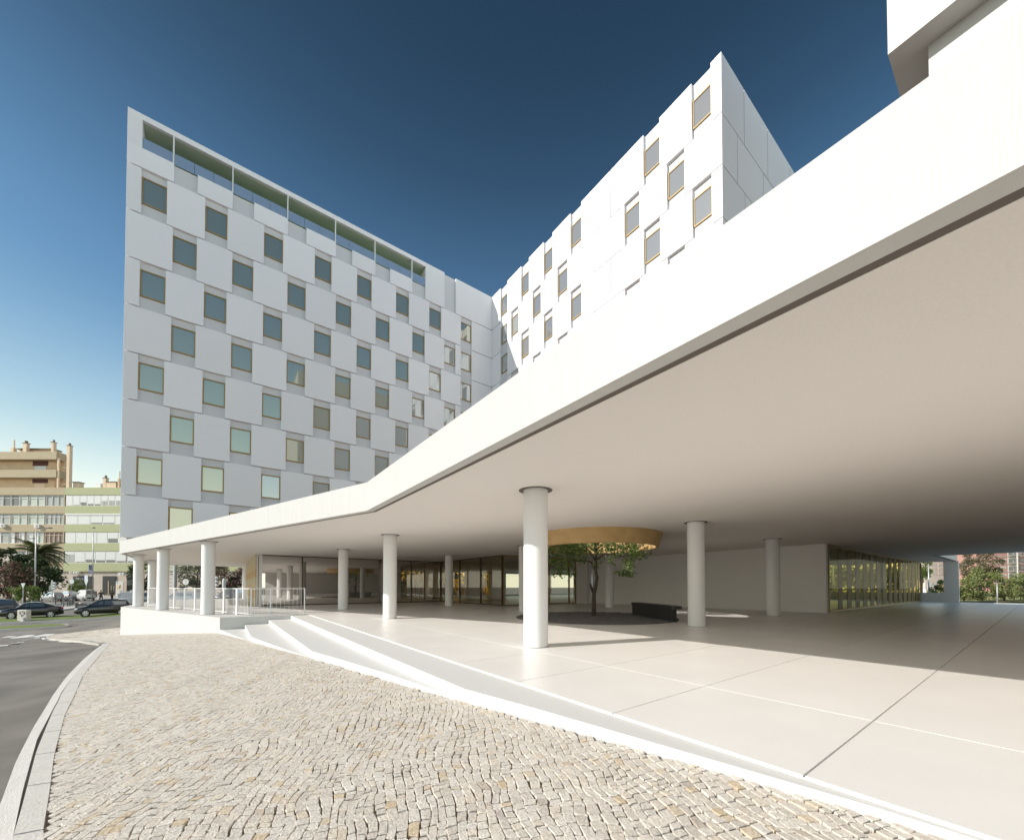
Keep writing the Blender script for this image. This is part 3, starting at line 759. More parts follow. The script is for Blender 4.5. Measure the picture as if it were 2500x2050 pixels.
def palm(label, loc, h, fl, nf, mats, seed, tr=.22, group=None, scale_droop=1.0, leaflets=22):
    t = thing('palm_tree', label, 'palm tree', loc, 0, group); rnd = random.Random(seed)
    m = MB(); k = 14
    for i in range(k):
        z = h*i/k; r = tr*(1.15-.25*i/k)
        m.lathe([(r*.9, z), (r*1.12, z+h/k*.75), (r*.92, z+h/k)], n=12)
    m.build('trunk', M['bark'] if mats is not G_YEL else M['sunlit_bark'], t)
    f = MB()
    for i in range(nf):
        a = rnd.random()*6.283; el = rnd.uniform(-.35, 1.25); L_ = fl*rnd.uniform(.8, 1.1)
        p = Vector((0, 0, h)); dr = Vector((math.cos(a)*math.cos(el), math.sin(a)*math.cos(el), math.sin(el)))
        side = Vector((-math.sin(a), math.cos(a), 0)); ns = leaflets
        for q in range(ns):
            dr = (dr+Vector((0, 0, -.085*scale_droop))).normalized(); p2 = p+dr*L_/ns
            w = fl*.20*math.sin(math.pi*min(1, (q+2)/(ns+1)))+.05
            for sg in (-1, 1):
                tip = p+side*sg*w+dr*w*.6+Vector((0, 0, -w*.45))
                f.add([p, p2, tip], [(0, 1, 2)])
            p = p2
    f.build('crown', mats, t); return t
M['sunlit_bark'] = mat('sunlit_palm_bark', (.40,.28,.10), .95, (.22,.14,.06), 12, 1, 30)  # palm bark with the same golden light put into its colour

# courtyard tree ----------------------------------------------------
ct = thing('courtyard_tree', 'small leafy tree growing from the gravel bed up through the golden ring', 'tree', (12.45, 11.15, .0))
rnd = random.Random(11)
RTv = Vector((RT[0], RT[1], 0)); FWv = Vector((FW[0], FW[1], 0))
def cl(u, w, z): return tuple(RTv*u+FWv*w+Vector((0, 0, z)))
m = MB()
m.path([cl(0,0,-.02), cl(.02,0,.5), cl(.02,.02,.95), cl(.10,.03,1.25), cl(.16,.02,1.6), cl(.09,0,2.0), cl(.12,.02,2.35), cl(.08,0,2.8), cl(.05,.05,3.6), cl(0,.1,4.6)],
       [.105, .088, .085, .075, .065, .058, .055, .045, .035, .015], 12)
m.path([cl(.02,.02,.92), cl(-.08,.0,1.18), cl(-.13,0,1.38)], [.06, .055, .035], 8)
m.path([cl(.15,.02,1.55), cl(.22,.02,1.68)], [.04, .028], 8)
branches = []
def br(pts, r0):
    m.path([cl(*p) for p in pts], [r0*(1-.8*i/(len(pts)-1)) for i in range(len(pts))], 6); branches.append(pts)
br([(.10,0,2.05),(-.12,0,2.28),(-.45,.1,2.35),(-.75,.1,2.3),(-1.0,.05,2.55),(-1.5,0,2.75)], .035)
br([(-.75,.1,2.3),(-.95,-.05,2.25),(-1.15,-.1,2.35),(-1.35,-.1,2.0),(-1.45,-.1,1.75)], .02)
br([(.12,0,2.35),(.45,-.1,2.62),(.8,-.1,2.6),(1.2,-.15,2.5),(1.75,-.1,2.55),(2.2,0,2.5)], .04)
br([(1.2,-.15,2.5),(1.4,-.2,2.2),(1.45,-.2,1.9),(1.35,-.2,1.65)], .02)
br([(.1,0,2.3),(-.2,-.2,2.7),(-.6,-.5,3.0),(-1.1,-.7,3.2),(-1.7,-.8,3.3)], .035)
br([(.08,0,2.7),(.4,.3,3.0),(.9,.5,3.3),(1.5,.5,3.6)], .03)
br([(.08,0,2.7),(-.3,.5,3.1),(-.9,.9,3.4),(-1.6,1.1,3.7)], .03)
br([(.08,0,2.8),(.2,-.5,3.2),(.6,-1.0,3.5),(.8,-1.4,3.6)], .03)
br([(.05,.05,3.4),(-.3,.2,4.0),(-.9,.3,4.6)], .025); br([(.05,.05,3.4),(.5,.1,4.1),(1.1,.0,4.7)], .025)
m.build('trunk', M['bark'], ct, smooth=True)
f = MB()
def cloud(u, w, z, ru, rw, rz_, n, s=.092):
    n = int(n*.58)
    for _ in range(n):
        # sprays of leaves along little twigs
        while True:
            v = Vector((rnd.uniform(-1, 1), rnd.uniform(-1, 1), rnd.uniform(-1, 1)))
            if v.length < 1: break
        c = Vector(cl(u+v.x*ru, w+v.y*rw, z+v.z*rz_)); td = Vector((rnd.gauss(0, 1), rnd.gauss(0, 1), rnd.gauss(-.2, .5))).normalized()
        for q in range(5):
            leaf(f, c+td*(q*.045)+Vector((rnd.gauss(0, .018), rnd.gauss(0, .018), rnd.gauss(0, .018))), s, rnd, 1.0, 0, -.3)
for (u, w, z, ru, rw, rz_, n) in [
    (-1.2,.1,2.8,.85,.8,.30,230), (-.45,-.2,2.85,.65,.7,.33,150), (.45,-.1,2.88,.6,.7,.32,90), (1.2,-.1,2.78,.75,.6,.30,140), (1.9,0,2.55,.45,.45,.16,70),
    (1.45,-.2,2.2,.30,.35,.35,75), (1.35,-.2,1.78,.40,.25,.20,45), (.98,-.2,1.85,.22,.2,.09,12), (-1.3,-.1,2.25,.50,.4,.26,90), (-1.45,-.1,1.85,.55,.3,.18,60), (-.85,-.1,1.68,.18,.2,.25,16),
    (-1.9,0,2.35,.3,.4,.22,50), (.7,0,2.3,.22,.3,.18,18), (.15,0,2.15,.25,.25,.18,16), (-.5,0,2.35,.35,.3,.12,28),
    (0,.1,3.5,1.9,1.7,.45,420), (0,0,4.3,1.8,1.6,.5,420), (0,0,4.9,1.2,1.1,.3,160)]:
    cloud(u, w, z, ru, rw, rz_, n)
f.build('crown', leafmat('courtyard_tree_leaves', [(.09,.15,.04),(.16,.25,.06),(.30,.40,.12),(.10,.17,.05)], .45), ct)

# street side, left ---------------------------------------------------
def px(x, d): return (x-1250)/957*d
palm('date palm with drooping fronds behind the shrubs, left of the traffic light', at(px(88, 58), 58), 7.0, 3.9, 46, G_PALM, 5, .3)
tree('tree', 'dark green bushy tree at the left edge beneath the beige apartments', 'tree', px(22, 54), 54, 8.1, (3.0, 2.6, 2.9), G_DARK, 21, 3200, .34)
tree('oleander_bush', 'pink flowering oleander at the left edge, behind the yield sign', 'bush', px(24, 49), 49, 6.3, (2.3, 2.0, 2.9), G_PINK, 22, 3600, .22)
tree('tree', 'rounded dark green tree between the oleander and the traffic light', 'tree', px(92, 52), 52, 6.9, (2.9, 2.4, 3.0), G_DARK, 23, 3800, .30)
tree('bush', 'low green bush at the foot of the tall street lamp', 'bush', px(62, 47), 47, 3.0, (1.6, 1.2, 1.3), G_MID, 24, 1300, .22)
tree('hedge', 'clipped bright green hedge between the white cars and the shop', 'hedge', px(192, 66), 66, 3.7, (1.45, .9, 1.5), G_MID, 25, 1800, .17, clumps=40)
# seen through the colonnade
tree('oleander_tree', 'white flowering oleander seen under the canopy between the left columns', 'tree', px(482, 52), 52, 5.6, (3.0, 2.4, 2.5), G_WHITE, 31, 4200, .20)
tree('oleander_tree', 'dark oleander with pink flowers seen beside the travertine wall', 'tree', px(548, 52), 52, 5.9, (3.3, 2.6, 2.4), G_PINK, 32, 4600, .22)
tree('tree', 'dark tree in the gap between the two leftmost columns', 'tree', px(345, 58), 58, 6.6, (1.7, 1.8, 3.0), G_DARK, 33, 1500, .3)
# palms behind the lobby
for i, (x, y, h) in enumerate(((17.6, 45.2, 1.9), (19.4, 46.2, 2.0), (24.3, 45.6, 1.9), (29.2, 45.6, 1.9), (22.6, 46.8, 1.9))):
    palm(('short sunlit palm behind the lobby, first from the left', 'short sunlit palm behind the lobby, second from the left', 'sunlit palm behind the lobby, seen in the middle opening', 'sunlit palm behind the lobby, seen in the narrow opening', 'short sunlit palm behind the lobby, left in the middle opening')[i],
         (x, y, gz(x, y)-.1), h+.5, 2.1, 95, G_YEL, 40+i, .34, 'palms behind the lobby', 1.2)
drape([(8, 50.5), (70, 44), (75, 60), (10, 62)], .02, 'grass', M['lawn'], 6, kind='stuff')

# right side ---------------------------------------------------------
for i, (x, top_, rx, lab) in enumerate(((2352, 1404, 1.9, 'leftmost of the four sunlit street trees beyond the plaza'), (2397, 1386, 2.3, 'second of the four sunlit street trees, below the tall brown tree'),
                                 (2449, 1387, 3.1, 'widest of the four sunlit street trees'), (2506, 1399, 1.9, 'rightmost sunlit street tree, cut by the frame edge'))):
    d = 62+i*.8; k = d/957; tree('street_tree', lab, 'tree', px(x, d), d, (1474-top_)*k, (rx*1.32, 2.4, (1470-top_)*k*.54), G_LITE, 50+i, 5000, .22, .10, 'street trees beyond the plaza')
tree('tree', 'tall brownish tree standing behind the sunlit street trees', 'tree', px(2393, 76), 76, 11.6, (4.3, 3.4, 4.6), G_DRY, 60, 3800, .36, .2)
tree('tree', 'dark green tree at the left of the square wall opening', 'tree', px(2251, 66), 66, 8.2, (1.5, 1.5, 2.4), G_MID, 61, 1800, .22, .1)
tree('bush', 'dense green bush at the lower right of the square wall opening', 'bush', px(2297, 54), 54, 3.9, (1.5, 1.3, 1.7), G_MID, 62, 1800, .17, .08)
for i, (x, d) in enumerate(((2022, 72), (2052, 78), (2078, 70), (2104, 76), (2132, 72), (2162, 80), (2200, 74), (2228, 70))):
    tree('park_tree', ('park tree behind the striped window, left end', 'leafy park tree behind the first brown fins', 'golden park tree behind the striped window', 'park tree behind the middle of the striped window', 'park tree behind the grey end of the striped window', 'park tree far behind the striped window', 'park tree behind the last fins', 'park tree at the right end of the striped window')[i],
         'tree', px(x, d), d, 7.2+(i % 3), (2.6, 2.2, 3.0), (G_MID, G_LITE, G_DARK)[i % 3], 70+i, 1100, .36, .15, 'park trees behind the striped window')
# grassy bank
mb = MB()
for j in range(13):
    for i in range(33):
        lat = 26+i*4.0; d = 62+j*3.2; t_ = j/12; z = -1.16+1.35*(3*t_*t_-2*t_**3) if j < 12 else .19
        X = d*FW[0]+lat*RT[0]; Y = d*FW[1]+lat*RT[1]; mb.v.append((X, Y, z+.15*noise.noise(Vector((X*.1, Y*.1, 0)))))
for j in range(12):
    for i in range(32):
        mb.f.append((j*33+i, j*33+i+1, (j+1)*33+i+1, (j+1)*33+i)); mb.m.append(0)
tag(mb.build('grass_bank', mat('dry_park_grass', (.27,.28,.09), .95, (.36,.32,.12), .5), smooth=True), kind='structure')
drape([(96, 6), (130, -14), (150, 0), (110, 26)], .02, 'pavement', M['kerb'], 8)

def hedge_row(label, pts, h, mats, seed, n, s=.35, wide=1.2):
    rnd_ = random.Random(seed); mb = MB()
    for (a, b) in zip(pts, pts[1:]):
        for i in range(n):
            q = rnd_.random(); x = a[0]+(b[0]-a[0])*q; y = a[1]+(b[1]-a[1])*q
            leaf(mb, (x+rnd_.gauss(0, wide*.4), y+rnd_.gauss(0, wide*.4), gz(x, y)+h*rnd_.random()**.8*(.8+.25*noise.noise(Vector((x*.5, y*.5, seed))))), s, rnd_)
    return tag(mb.build('shrubbery', mats), label, 'shrubbery', kind='stuff')
hedge_row('dark shrubbery behind the palms at the back of the lobby', [(12, 50.5), (34, 49.5)], 5.0, G_DARK, 8, 3000, .5)
# ---------------------------------------------------------------- vehicles
PT = {}
def paint(name, c, r=.25, metal=0):
    if name not in PT: PT[name] = mat(name, c, r, coat=.6, metal=metal)
    return PT[name]
TYRE = mat('tyre_rubber', (.02,.02,.02), .85); RIM = mat('alloy_rim', (.62,.62,.63), .35, metal=.6)
CGL = windowmat('car_glass', (.03,.035,.035), .12, (.8,.85,.85)); HL = mat('headlight_glass', (.7,.72,.74), .15, metal=.3); TL = mat('taillight_red', (.55,.03,.03), .25)
TRIM = mat('black_trim', (.03,.03,.03), .6); CHR = mat('chrome_strip', (.75,.75,.75), .2, metal=.8); PLATE = mat('number_plate', (.75,.75,.70), .5)
KIND = {  # L, W, zb, stations of shoulder (x/L, z, halfwidth factor), cabin: (x/L, ztop) list, belt z
 'sedan': dict(L=4.87, W=1.85, sh=[(-.5,.70,.80),(-.485,.92,.9),(-.40,1.02,.97),(-.22,1.02,1),(.15,.98,1),(.33,.90,.98),(.45,.78,.9),(.5,.60,.76)], cab=[(-.37,1.02),(-.20,1.36),(-.08,1.46),(.05,1.45),(.12,1.38),(.245,.96)], wh=.34, ax=(-.29,.31)),
 'hatch': dict(L=4.28, W=1.80, sh=[(-.5,.75,.85),(-.48,1.0,.93),(-.38,1.04,.98),(-.1,1.02,1),(.15,.97,1),(.32,.88,.97),(.44,.76,.88),(.5,.58,.74)], cab=[(-.485,1.02),(-.42,1.38),(-.22,1.50),(.0,1.50),(.10,1.40),(.30,.92)], wh=.33, ax=(-.32,.31)),
 'wagon': dict(L=4.9, W=1.85, sh=[(-.5,.75,.88),(-.485,1.0,.95),(-.38,1.02,1),(-.1,1.0,1),(.15,.98,1),(.33,.90,.98),(.45,.78,.9),(.5,.6,.76)], cab=[(-.488,1.0),(-.43,1.42),(-.2,1.52),(.0,1.50),(.10,1.42),(.25,.96)], wh=.34, ax=(-.30,.31)),
 'van': dict(L=4.1, W=1.75, sh=[(-.5,.8,.95),(-.495,1.1,.98),(-.4,1.12,1),(-.1,1.12,1),(.18,1.08,1),(.33,.98,.97),(.44,.85,.9),(.5,.6,.8)], cab=[(-.495,1.1),(-.47,1.78),(-.2,1.82),(.05,1.80),(.14,1.70),(.30,1.02)], wh=.31, ax=(-.31,.31)),
 'offroad': dict(L=4.3, W=1.8, sh=[(-.5,.85,.95),(-.495,1.12,.97),(-.4,1.14,1),(-.1,1.14,1),(.15,1.12,1),(.35,1.08,.98),(.47,1.04,.96),(.5,.8,.92)], cab=[(-.49,1.12),(-.47,1.75),(-.2,1.80),(.05,1.78),(.12,1.74),(.20,1.12)], wh=.38, ax=(-.30,.32)),
}
def make_car(name, kind, pm, label, cat, loc, rz, scale=(1, 1, 1), rack=False, chrome=False, panelvan=False, group=None):
    K = KIND[kind]; L_, W2 = K['L'], K['W']/2
    t = thing(name, label, cat, loc, rz, group); t.scale = scale
    mb = MB(); n0 = 0; rings = []
    for (u, z, wf) in K['sh']:
        x = u*L_; w = W2*wf; zb = .26 if abs(u) < .46 else .34
        sec = [(w*.86, zb), (w*.985, zb+.12), (w, zb+(z-zb)*.5), (w*.985, z-.10), (w*.90, z-.015), (w*.5, z+.015)]
        rings.append([(x, -y, zz_) for y, zz_ in sec]+[(x, y, zz_) for y, zz_ in sec[::-1]])
    k = len(rings[0]); vs = [p for r in rings for p in r]; fs = []
    for i in range(len(rings)-1):
        for j in range(k): fs.append((i*k+j, i*k+(j+1) % k, (i+1)*k+(j+1) % k, (i+1)*k+j))
    fs += [tuple(range(k-1, -1, -1)), tuple(range((len(rings)-1)*k, len(rings)*k))]
    mb.add(vs, fs); mb.build('body', pm, t, smooth=True, bevel=0)
    cb = MB(); rings = []; belt = 1.0
    def shz(u):
        s = K['sh']
        for a, b in zip(s, s[1:]):
            if a[0] <= u <= b[0]: return a[1]+(b[1]-a[1])*(u-a[0])/(b[0]-a[0])
        return s[-1][1]
    for (u, zt) in K['cab']:
        zb_ = shz(u)-.05; zt = max(zt, zb_+.02)
        w0, w1 = W2*.93, W2*(.93-.22*(zt-zb_)/.5 if kind not in ('van', 'offroad') else .93-.10*(zt-zb_)/.7)
        rings.append([(u*L_, -w0, zb_), (u*L_, -w1, zt-.05*(zt > zb_+.1)), (u*L_, -w1*.8, zt), (u*L_, w1*.8, zt), (u*L_, w1, zt-.05*(zt > zb_+.1)), (u*L_, w0, zb_)])
    vs = [p for r in rings for p in r]; fs = []
    for i in range(len(rings)-1):
        for j in range(5): fs.append((i*6+j, i*6+j+1, (i+1)*6+j+1, (i+1)*6+j))
    cb.add(vs, fs); cb.build('cabin', pm, t, smooth=False)
    # windows on the cabin faces
    def lerp(a, b, q): return tuple(a[i]+(b[i]-a[i])*q for i in range(3))
    def quad(a, b, c, d, e=.014, m0=.06, m1=.06):
        n = (Vector(b)-Vector(a)).cross(Vector(d)-Vector(a)).normalized()
        ctr = Vector((0, 0, .9)); mid = (Vector(a)+Vector(c))/2
        if n.dot(mid-ctr) < 0: n = -n
        a2, b2 = lerp(a, b, m0), lerp(b, a, m0); d2, c2 = lerp(d, c, m0), lerp(c, d, m0)
        A, D = lerp(a2, d2, m1), lerp(d2, a2, m1*1.3); B, C = lerp(b2, c2, m1), lerp(c2, b2, m1*1.3)
        q = [tuple(Vector(p)+n*e) for p in (A, B, C, D)]
        g_ = MB(); g_.add(q, [(0, 1, 2, 3)]); return g_
    nR = len(rings)
    quad(rings[-1][0], rings[-1][5], rings[-2][5-1], rings[-2][1], .02, .05, .06).build('windscreen', CGL, t)
    quad(rings[0][0], rings[0][5], rings[1][4], rings[1][1], .02, .06, .08).build('rear_window', CGL, t)
    for sgn in (0, 1):
        lo_, hi_ = (0, 1) if sgn == 0 else (5, 4)
        segs = [(rings[1], rings[2]), (rings[2], rings[3]), (rings[3], rings[4])] if not panelvan else [(rings[3], rings[4])]
        # merge into two windows
        pr_ = [(rings[1], rings[nR//2]), (rings[nR//2], rings[-2])] if not panelvan else [(rings[nR//2], rings[-2])]
        for a, b in pr_:
            quad(a[lo_], b[lo_], b[hi_], a[hi_], .018, .04, .12).build('side_window', CGL, t)
        # front quarter (triangular)
        a, b = rings[-2], rings[-1]
        n = Vector((0, -1 if sgn == 0 else 1, .2)); g_ = MB()
        p1, p2, p3 = lerp(a[lo_], b[lo_], .03), lerp(a[lo_], b[lo_], .75), lerp(a[hi_], a[lo_], .12)
        g_.add([tuple(Vector(p)+n*.018+Vector((0, 0, .05 if i < 2 else -.02))) for i, p in enumerate((p1, p2, p3))], [(0, 1, 2)]); g_.build('quarter_window', CGL, t)
        if chrome:
            c_ = MB(); ptsc = [tuple(Vector(rings[i][hi_])+n*.02) for i in range(nR)]
            c_.path(ptsc, [.018]*nR, 5); c_.build('window_trim', CHR, t)
    for u in K['ax']:
        for s in (-1, 1):
            y = s*(W2-.10); w_ = MB(); r = K['wh']
            w_.lathe([(r*.62, -.11), (r*.95, -.11), (r, -.07), (r, .07), (r*.95, .11), (r*.62, .11)], (0, 0, 0), 20, 0, 'y')
            wo = w_.build('wheel', TYRE, t, smooth=True); wo.location = (u*L_, y, r)
            w_ = MB(); w_.lathe([(.03, .125*s), (r*.2, .125*s)], (0, 0, 0), 16, 0, 'y')
            for q in range(6):
                a_ = q*math.pi/3; c, sn = math.cos(a_), math.sin(a_)
                w_.add([(c*r*.12-sn*r*.10, .122*s, sn*r*.12+c*r*.10), (c*r*.12+sn*r*.10, .122*s, sn*r*.12-c*r*.10), (c*r*.62+sn*r*.14, .112*s, sn*r*.62-c*r*.14), (c*r*.62-sn*r*.14, .112*s, sn*r*.62+c*r*.14)], [(0, 1, 2, 3)])
            w_.lathe([(r*.58, .112*s), (r*.66, .115*s)], (0, 0, 0), 20, 0, 'y'); w_.lathe([(0.001, .06*s), (r*.6, .06*s)], (0, 0, 0), 16, 1, 'y')
            w_.build('rim', [RIM, TRIM], wo)
            a2 = MB(); a2.lathe([(r*1.02, 0), (r*1.16, 0)], (u*L_, s*(W2+.003), r+.01), 24, 0, 'y'); a2.build('wheel_arch', TRIM, t)
    xf, xr = K['sh'][-1][0]*L_, K['sh'][0][0]*L_
    for s in (-1, 1):
        h = MB(); h.blob((xf-.16, s*W2*.70, .68 if kind != 'offroad' else .85), (.15, .17, .075), 8); h.build('headlight', HL, t, smooth=True)
        h = MB(); h.blob((xr+.10, s*W2*.76, .86 if kind not in ('van', 'offroad') else .95), (.12, .15, .09 if kind == 'sedan' else .16), 8); h.build('taillight', TL, t, smooth=True)
        h = MB(); h.blob((K['cab'][-1][0]*L_-.25, s*(W2+.09), 1.02), (.07, .10, .07), 7); h.build('wing_mirror', TRIM, t, smooth=True)
    m = MB(); m.box(xf-.02, xf+.03, -W2*.68, W2*.68, .36, .52); m.build('front_bumper', TRIM if kind in ('van', 'offroad') else pm, t, bevel=.02)
    m = MB(); m.box(xr-.04, xr+.02, -W2*.72, W2*.72, .36, .56); m.build('rear_bumper', TRIM if kind in ('van',) else pm, t, bevel=.02)
    m = MB(); m.box(xr-.055, xr-.045, -.26, .26, .60, .71); m.build('number_plate', PLATE, t)
    if rack:
        m = MB()
        for u in (-.35, -.12, .06): m.box(u*L_-.03, u*L_+.03, -W2*.72, W2*.72, 1.86, 1.90)
        for s in (-1, 1): m.box(-.40*L_, .08*L_, s*W2*.72-.02, s*W2*.72+.02, 1.80, 1.95)
        m.build('roof_rack', RIM, t)
    return t
BLK = paint('black_paint', (.012,.012,.014)); DGR = paint('dark_grey_paint', (.05,.05,.052)); WHT = paint('white_paint', (.72,.72,.72)); SIL = paint('silver_paint', (.45,.46,.48), .3, .4)
def ang(vx, vy):  # heading from (lateral, depth) direction
    return math.atan2(vx*RT[1]+vy*FW[1], vx*RT[0]+vy*FW[0])
def side_left(lat, d): l = math.hypot(lat, d); return ang(-d/l, lat/l)   # facing left, square to the line of sight
p = at(px(80, 33.3), 33.3)
def lift(p, dz=-.1): return (p[0], p[1], p[2]+dz)
make_car('parked_car', 'sedan', BLK, 'black saloon car with bright rims standing behind the white utility box', 'car', lift(at(px(80,33.6),33.6), -.06), side_left(px(80,1),1), (.72,.8,1), chrome=True)
make_car('parked_car', 'hatch', BLK, 'black hatchback partly hidden by the podium, between kerb grass and the shop', 'car', lift(at(px(254,34.6),34.6), -.06), side_left(px(254,1),1), (.80,.8,1))
make_car('parked_car', 'wagon', DGR, 'dark estate car cut off by the left edge of the picture', 'car', lift(at(px(-28,36),36), -.05), side_left(px(-28,1),1), (.72,.8,1.04), chrome=True)
def rear34(x, d, turn=R(28)): return ang(math.sin(math.atan2(px(x,1),1)-turn), math.cos(math.atan2(px(x,1),1)-turn))
make_car('parked_car', 'wagon', SIL, 'silver car parked rear-on under the trees beside the traffic light', 'car', lift(at(px(126,62),62)), rear34(126,62), (.7,.72,1), group='cars parked in front of the shops')
make_car('parked_car', 'hatch', WHT, 'white hatchback parked rear-on between the silver car and the white van', 'car', lift(at(px(164,64),64)), rear34(164,64), (.72,.74,1.06), group='cars parked in front of the shops')
make_car('parked_van', 'van', WHT, 'small white panel van parked rear-on beside the hedge', 'van', lift(at(px(207,64),64)), rear34(207,64), (.72,.74,1), panelvan=True, group='cars parked in front of the shops')
make_car('parked_car', 'offroad', paint('pale_silver_paint', (.6,.6,.6), .3), 'pale off-road car with a roof rack facing the street, beside the first column', 'car', lift(at(px(308,43),43)), ang(-math.sin(math.atan2(px(308,1),1))*1+.15, -math.cos(math.atan2(px(308,1),1))), (.8,.74,1), rack=True)
make_car('parked_car', 'hatch', SIL, 'silver car glimpsed between the two leftmost columns', 'car', lift(at(px(362,47),47)), side_left(px(362,1),1), (.8,.8,1.05))
make_car('parked_car', 'wagon', paint('blue_silver_paint', (.40,.43,.48), .3, .3), 'silver-blue car behind the long railing below the white oleander', 'car', lift(at(px(440,46),46)), rear34(440,46,R(60)), (.8,.8,1.05))
make_car('parked_car', 'hatch', BLK, 'black car with lit headlights facing the railing below the pink oleander', 'car', lift(at(px(568,46),46), .25), ang(.05,-1), (.9,1.0,1.1))
# right
make_car('parked_van', 'van', WHT, 'white minibus on the road seen through the square wall opening', 'van', lift(at(px(2250,84),84),.0), side_left(-px(2250,1),1)+math.pi*.0, (.9,.8,1.15))
make_car('parked_car', 'hatch', BLK, 'black car in the middle of the square wall opening', 'car', lift(at(px(2271,72),72)), ang(-.2,1), (1,1,1))
make_car('parked_car', 'sedan', DGR, 'dark grey car behind the bush in the square wall opening', 'car', lift(at(px(2284,70),70)), ang(.6,.8), (.9,.9,1))
# ---------------------------------------------------------------- people
def person(label, loc, rz, h, joints, shirt, trousers, hair, skin):
    t = thing('person', label, 'person', loc, rz)
    def skinned(nm, verts, edges, radii, m_, root=0):
        me = bpy.data.meshes.new(nm); me.from_pydata([Vector(v)*h/1.75 for v in verts], edges, []); o = bpy.data.objects.new(nm, me); link(o, t)
        o.modifiers.new('skin', 'SKIN'); o.modifiers.new('sub', 'SUBSURF').levels = 1
        for i, r in enumerate(radii): me.skin_vertices[0].data[i].radius = (r*h/1.75, r*h/1.75)
        me.skin_vertices[0].data[root].use_root = True
        me.materials.append(m_); return o
    J = joints
    V_ = [(0,0,.95),(0,0,1.15),(0,0,1.38),(0,0,1.48),(0,0.01,1.56),(0,0.01,1.68)]+[J['sl'],J['el'],J['hl'],J['sr'],J['er'],J['hr']]+[(.09,0,.90),J['kl'],J['fl'],(-.09,0,.90),J['kr'],J['fr'],(J['fl'][0],J['fl'][1]+.14,.03),(J['fr'][0],J['fr'][1]+.14,.03)]
    E_ = [(0,1),(1,2),(2,3),(3,4),(4,5),(2,6),(6,7),(7,8),(2,9),(9,10),(10,11),(0,12),(12,13),(13,14),(0,15),(15,16),(16,17),(14,18),(17,19)]
    Rr = [.13,.13,.15,.055,.075,.085,.06,.042,.034,.06,.042,.034,.085,.06,.045,.085,.06,.045,.035,.035]
    skinned('body', V_, E_, Rr, skin)
    skinned('jacket', [(0,0,.92),(0,0,1.15),(0,0,1.40),(0,0,1.44)]+[J['sl'],J['el'],tuple(J['hl'][i]*.8+J['el'][i]*.2 for i in range(3)),J['sr'],J['er'],tuple(J['hr'][i]*.8+J['er'][i]*.2 for i in range(3))],
            [(0,1),(1,2),(2,3),(2,4),(4,5),(5,6),(2,7),(7,8),(8,9)], [.15,.15,.165,.07,.075,.058,.048,.075,.058,.048], shirt)
    skinned('trousers', [(0,0,.97),(.09,0,.90),J['kl'],tuple(J['fl'][i]+(.08 if i == 2 else 0) for i in range(3)),(-.09,0,.90),J['kr'],tuple(J['fr'][i]+(.08 if i == 2 else 0) for i in range(3))],
            [(0,1),(1,2),(2,3),(0,4),(4,5),(5,6)], [.14,.10,.075,.06,.10,.075,.06], trousers)
    m = MB(); m.blob((0, -.015, 1.70*h/1.75), (.095, .105, .085), 9); m.build('hair', hair, t, smooth=True)
    return t
CL = lambda n, c: mat(n, c, .85)
walk = dict(sl=(.19,0,1.40),el=(.33,-.05,1.15),hl=(.47,-.02,.95),sr=(-.19,0,1.40),er=(-.32,.02,1.16),hr=(-.44,.1,.93),kl=(.11,.14,.50),fl=(.11,.10,.06),kr=(-.10,.02,.49),fr=(-.10,-.22,.08))
stand = dict(sl=(.19,0,1.40),el=(.24,.0,1.13),hl=(.22,.1,.90),sr=(-.19,0,1.40),er=(-.24,-.04,1.13),hr=(-.22,.08,.90),kl=(.10,.05,.5),fl=(.10,.03,.06),kr=(-.10,.0,.5),fr=(-.10,-.08,.06))
dk = CL('dark_hair', (.02,.016,.012)); sk = CL('skin', (.45,.28,.19)); br_ = CL('brown_jacket', (.10,.08,.065)); jn = CL('blue_jeans', (.05,.08,.14)); mr_ = CL('maroon_top', (.09,.03,.035)); bk = CL('black_trousers', (.02,.02,.022))
person('person in a brown jacket and jeans walking away past the dark doors', lift(at(px(247,57),57)), ang(0,1)-math.pi/2+.4, 1.72, walk, br_, jn, dk, sk)
person('person in a dark red top standing in front of the dark doors', lift(at(px(274,58),58)), ang(0,1)-math.pi/2-.3, 1.6, stand, mr_, bk, dk, sk)

# ---------------------------------------------------------------- street furniture
STL = mat('galvanised_steel', (.50,.50,.49), .45, metal=.4); DSTL = mat('dark_steel', (.10,.10,.10), .5)
SIGNB = mat('sign_back', (.62,.63,.63), .5); BLUE = mat('sign_blue', (.03,.09,.35), .5)
def lamp(label, x, d, ht, arm, rr=.075, gr=None):
    t = thing('street_lamp', label, 'street lamp', lift(at(px(x,d),d)), VROT, gr)
    m = MB(); m.path([(0,0,0),(0,0,ht*.5),(0,0,ht)], [rr*1.3, rr, rr*.6], 10); m.build('pole', STL, t, smooth=True)
    if arm: m = MB(); m.path([(0,0,ht-.1),(arm*.3,0,ht+.10),(arm,0,ht+.28)], [.04,.035,.03], 6); m.build('arm', STL, t, smooth=True)
    m = MB(); ax_ = arm or 0; m.blob((ax_+(.3 if arm else 0), 0, ht+(.34 if arm else .05)), (.55 if arm else .3, .18, .07), 8); m.build('lamp_head', DSTL, t, smooth=True)
    return t
lamp('tall street lamp in front of the trees, its arm reaching right', 85.5, 50, 9.6, 1.3)
lamp('distant street lamp rising behind the palm fronds', 63, 62, 9.6, .7, .06)
lr = lamp('street lamp with a blue banner in front of the green banded building', 226, 62, 11.6, 0, .07)
m = MB(); m.box(-.62, -.05, -.02, .02, 4.35, 5.75); m.build('banner', mat('blue_banner', (.10,.12,.28), .6, (.35,.37,.50), 3, sharp=(.45,.6)), lr)
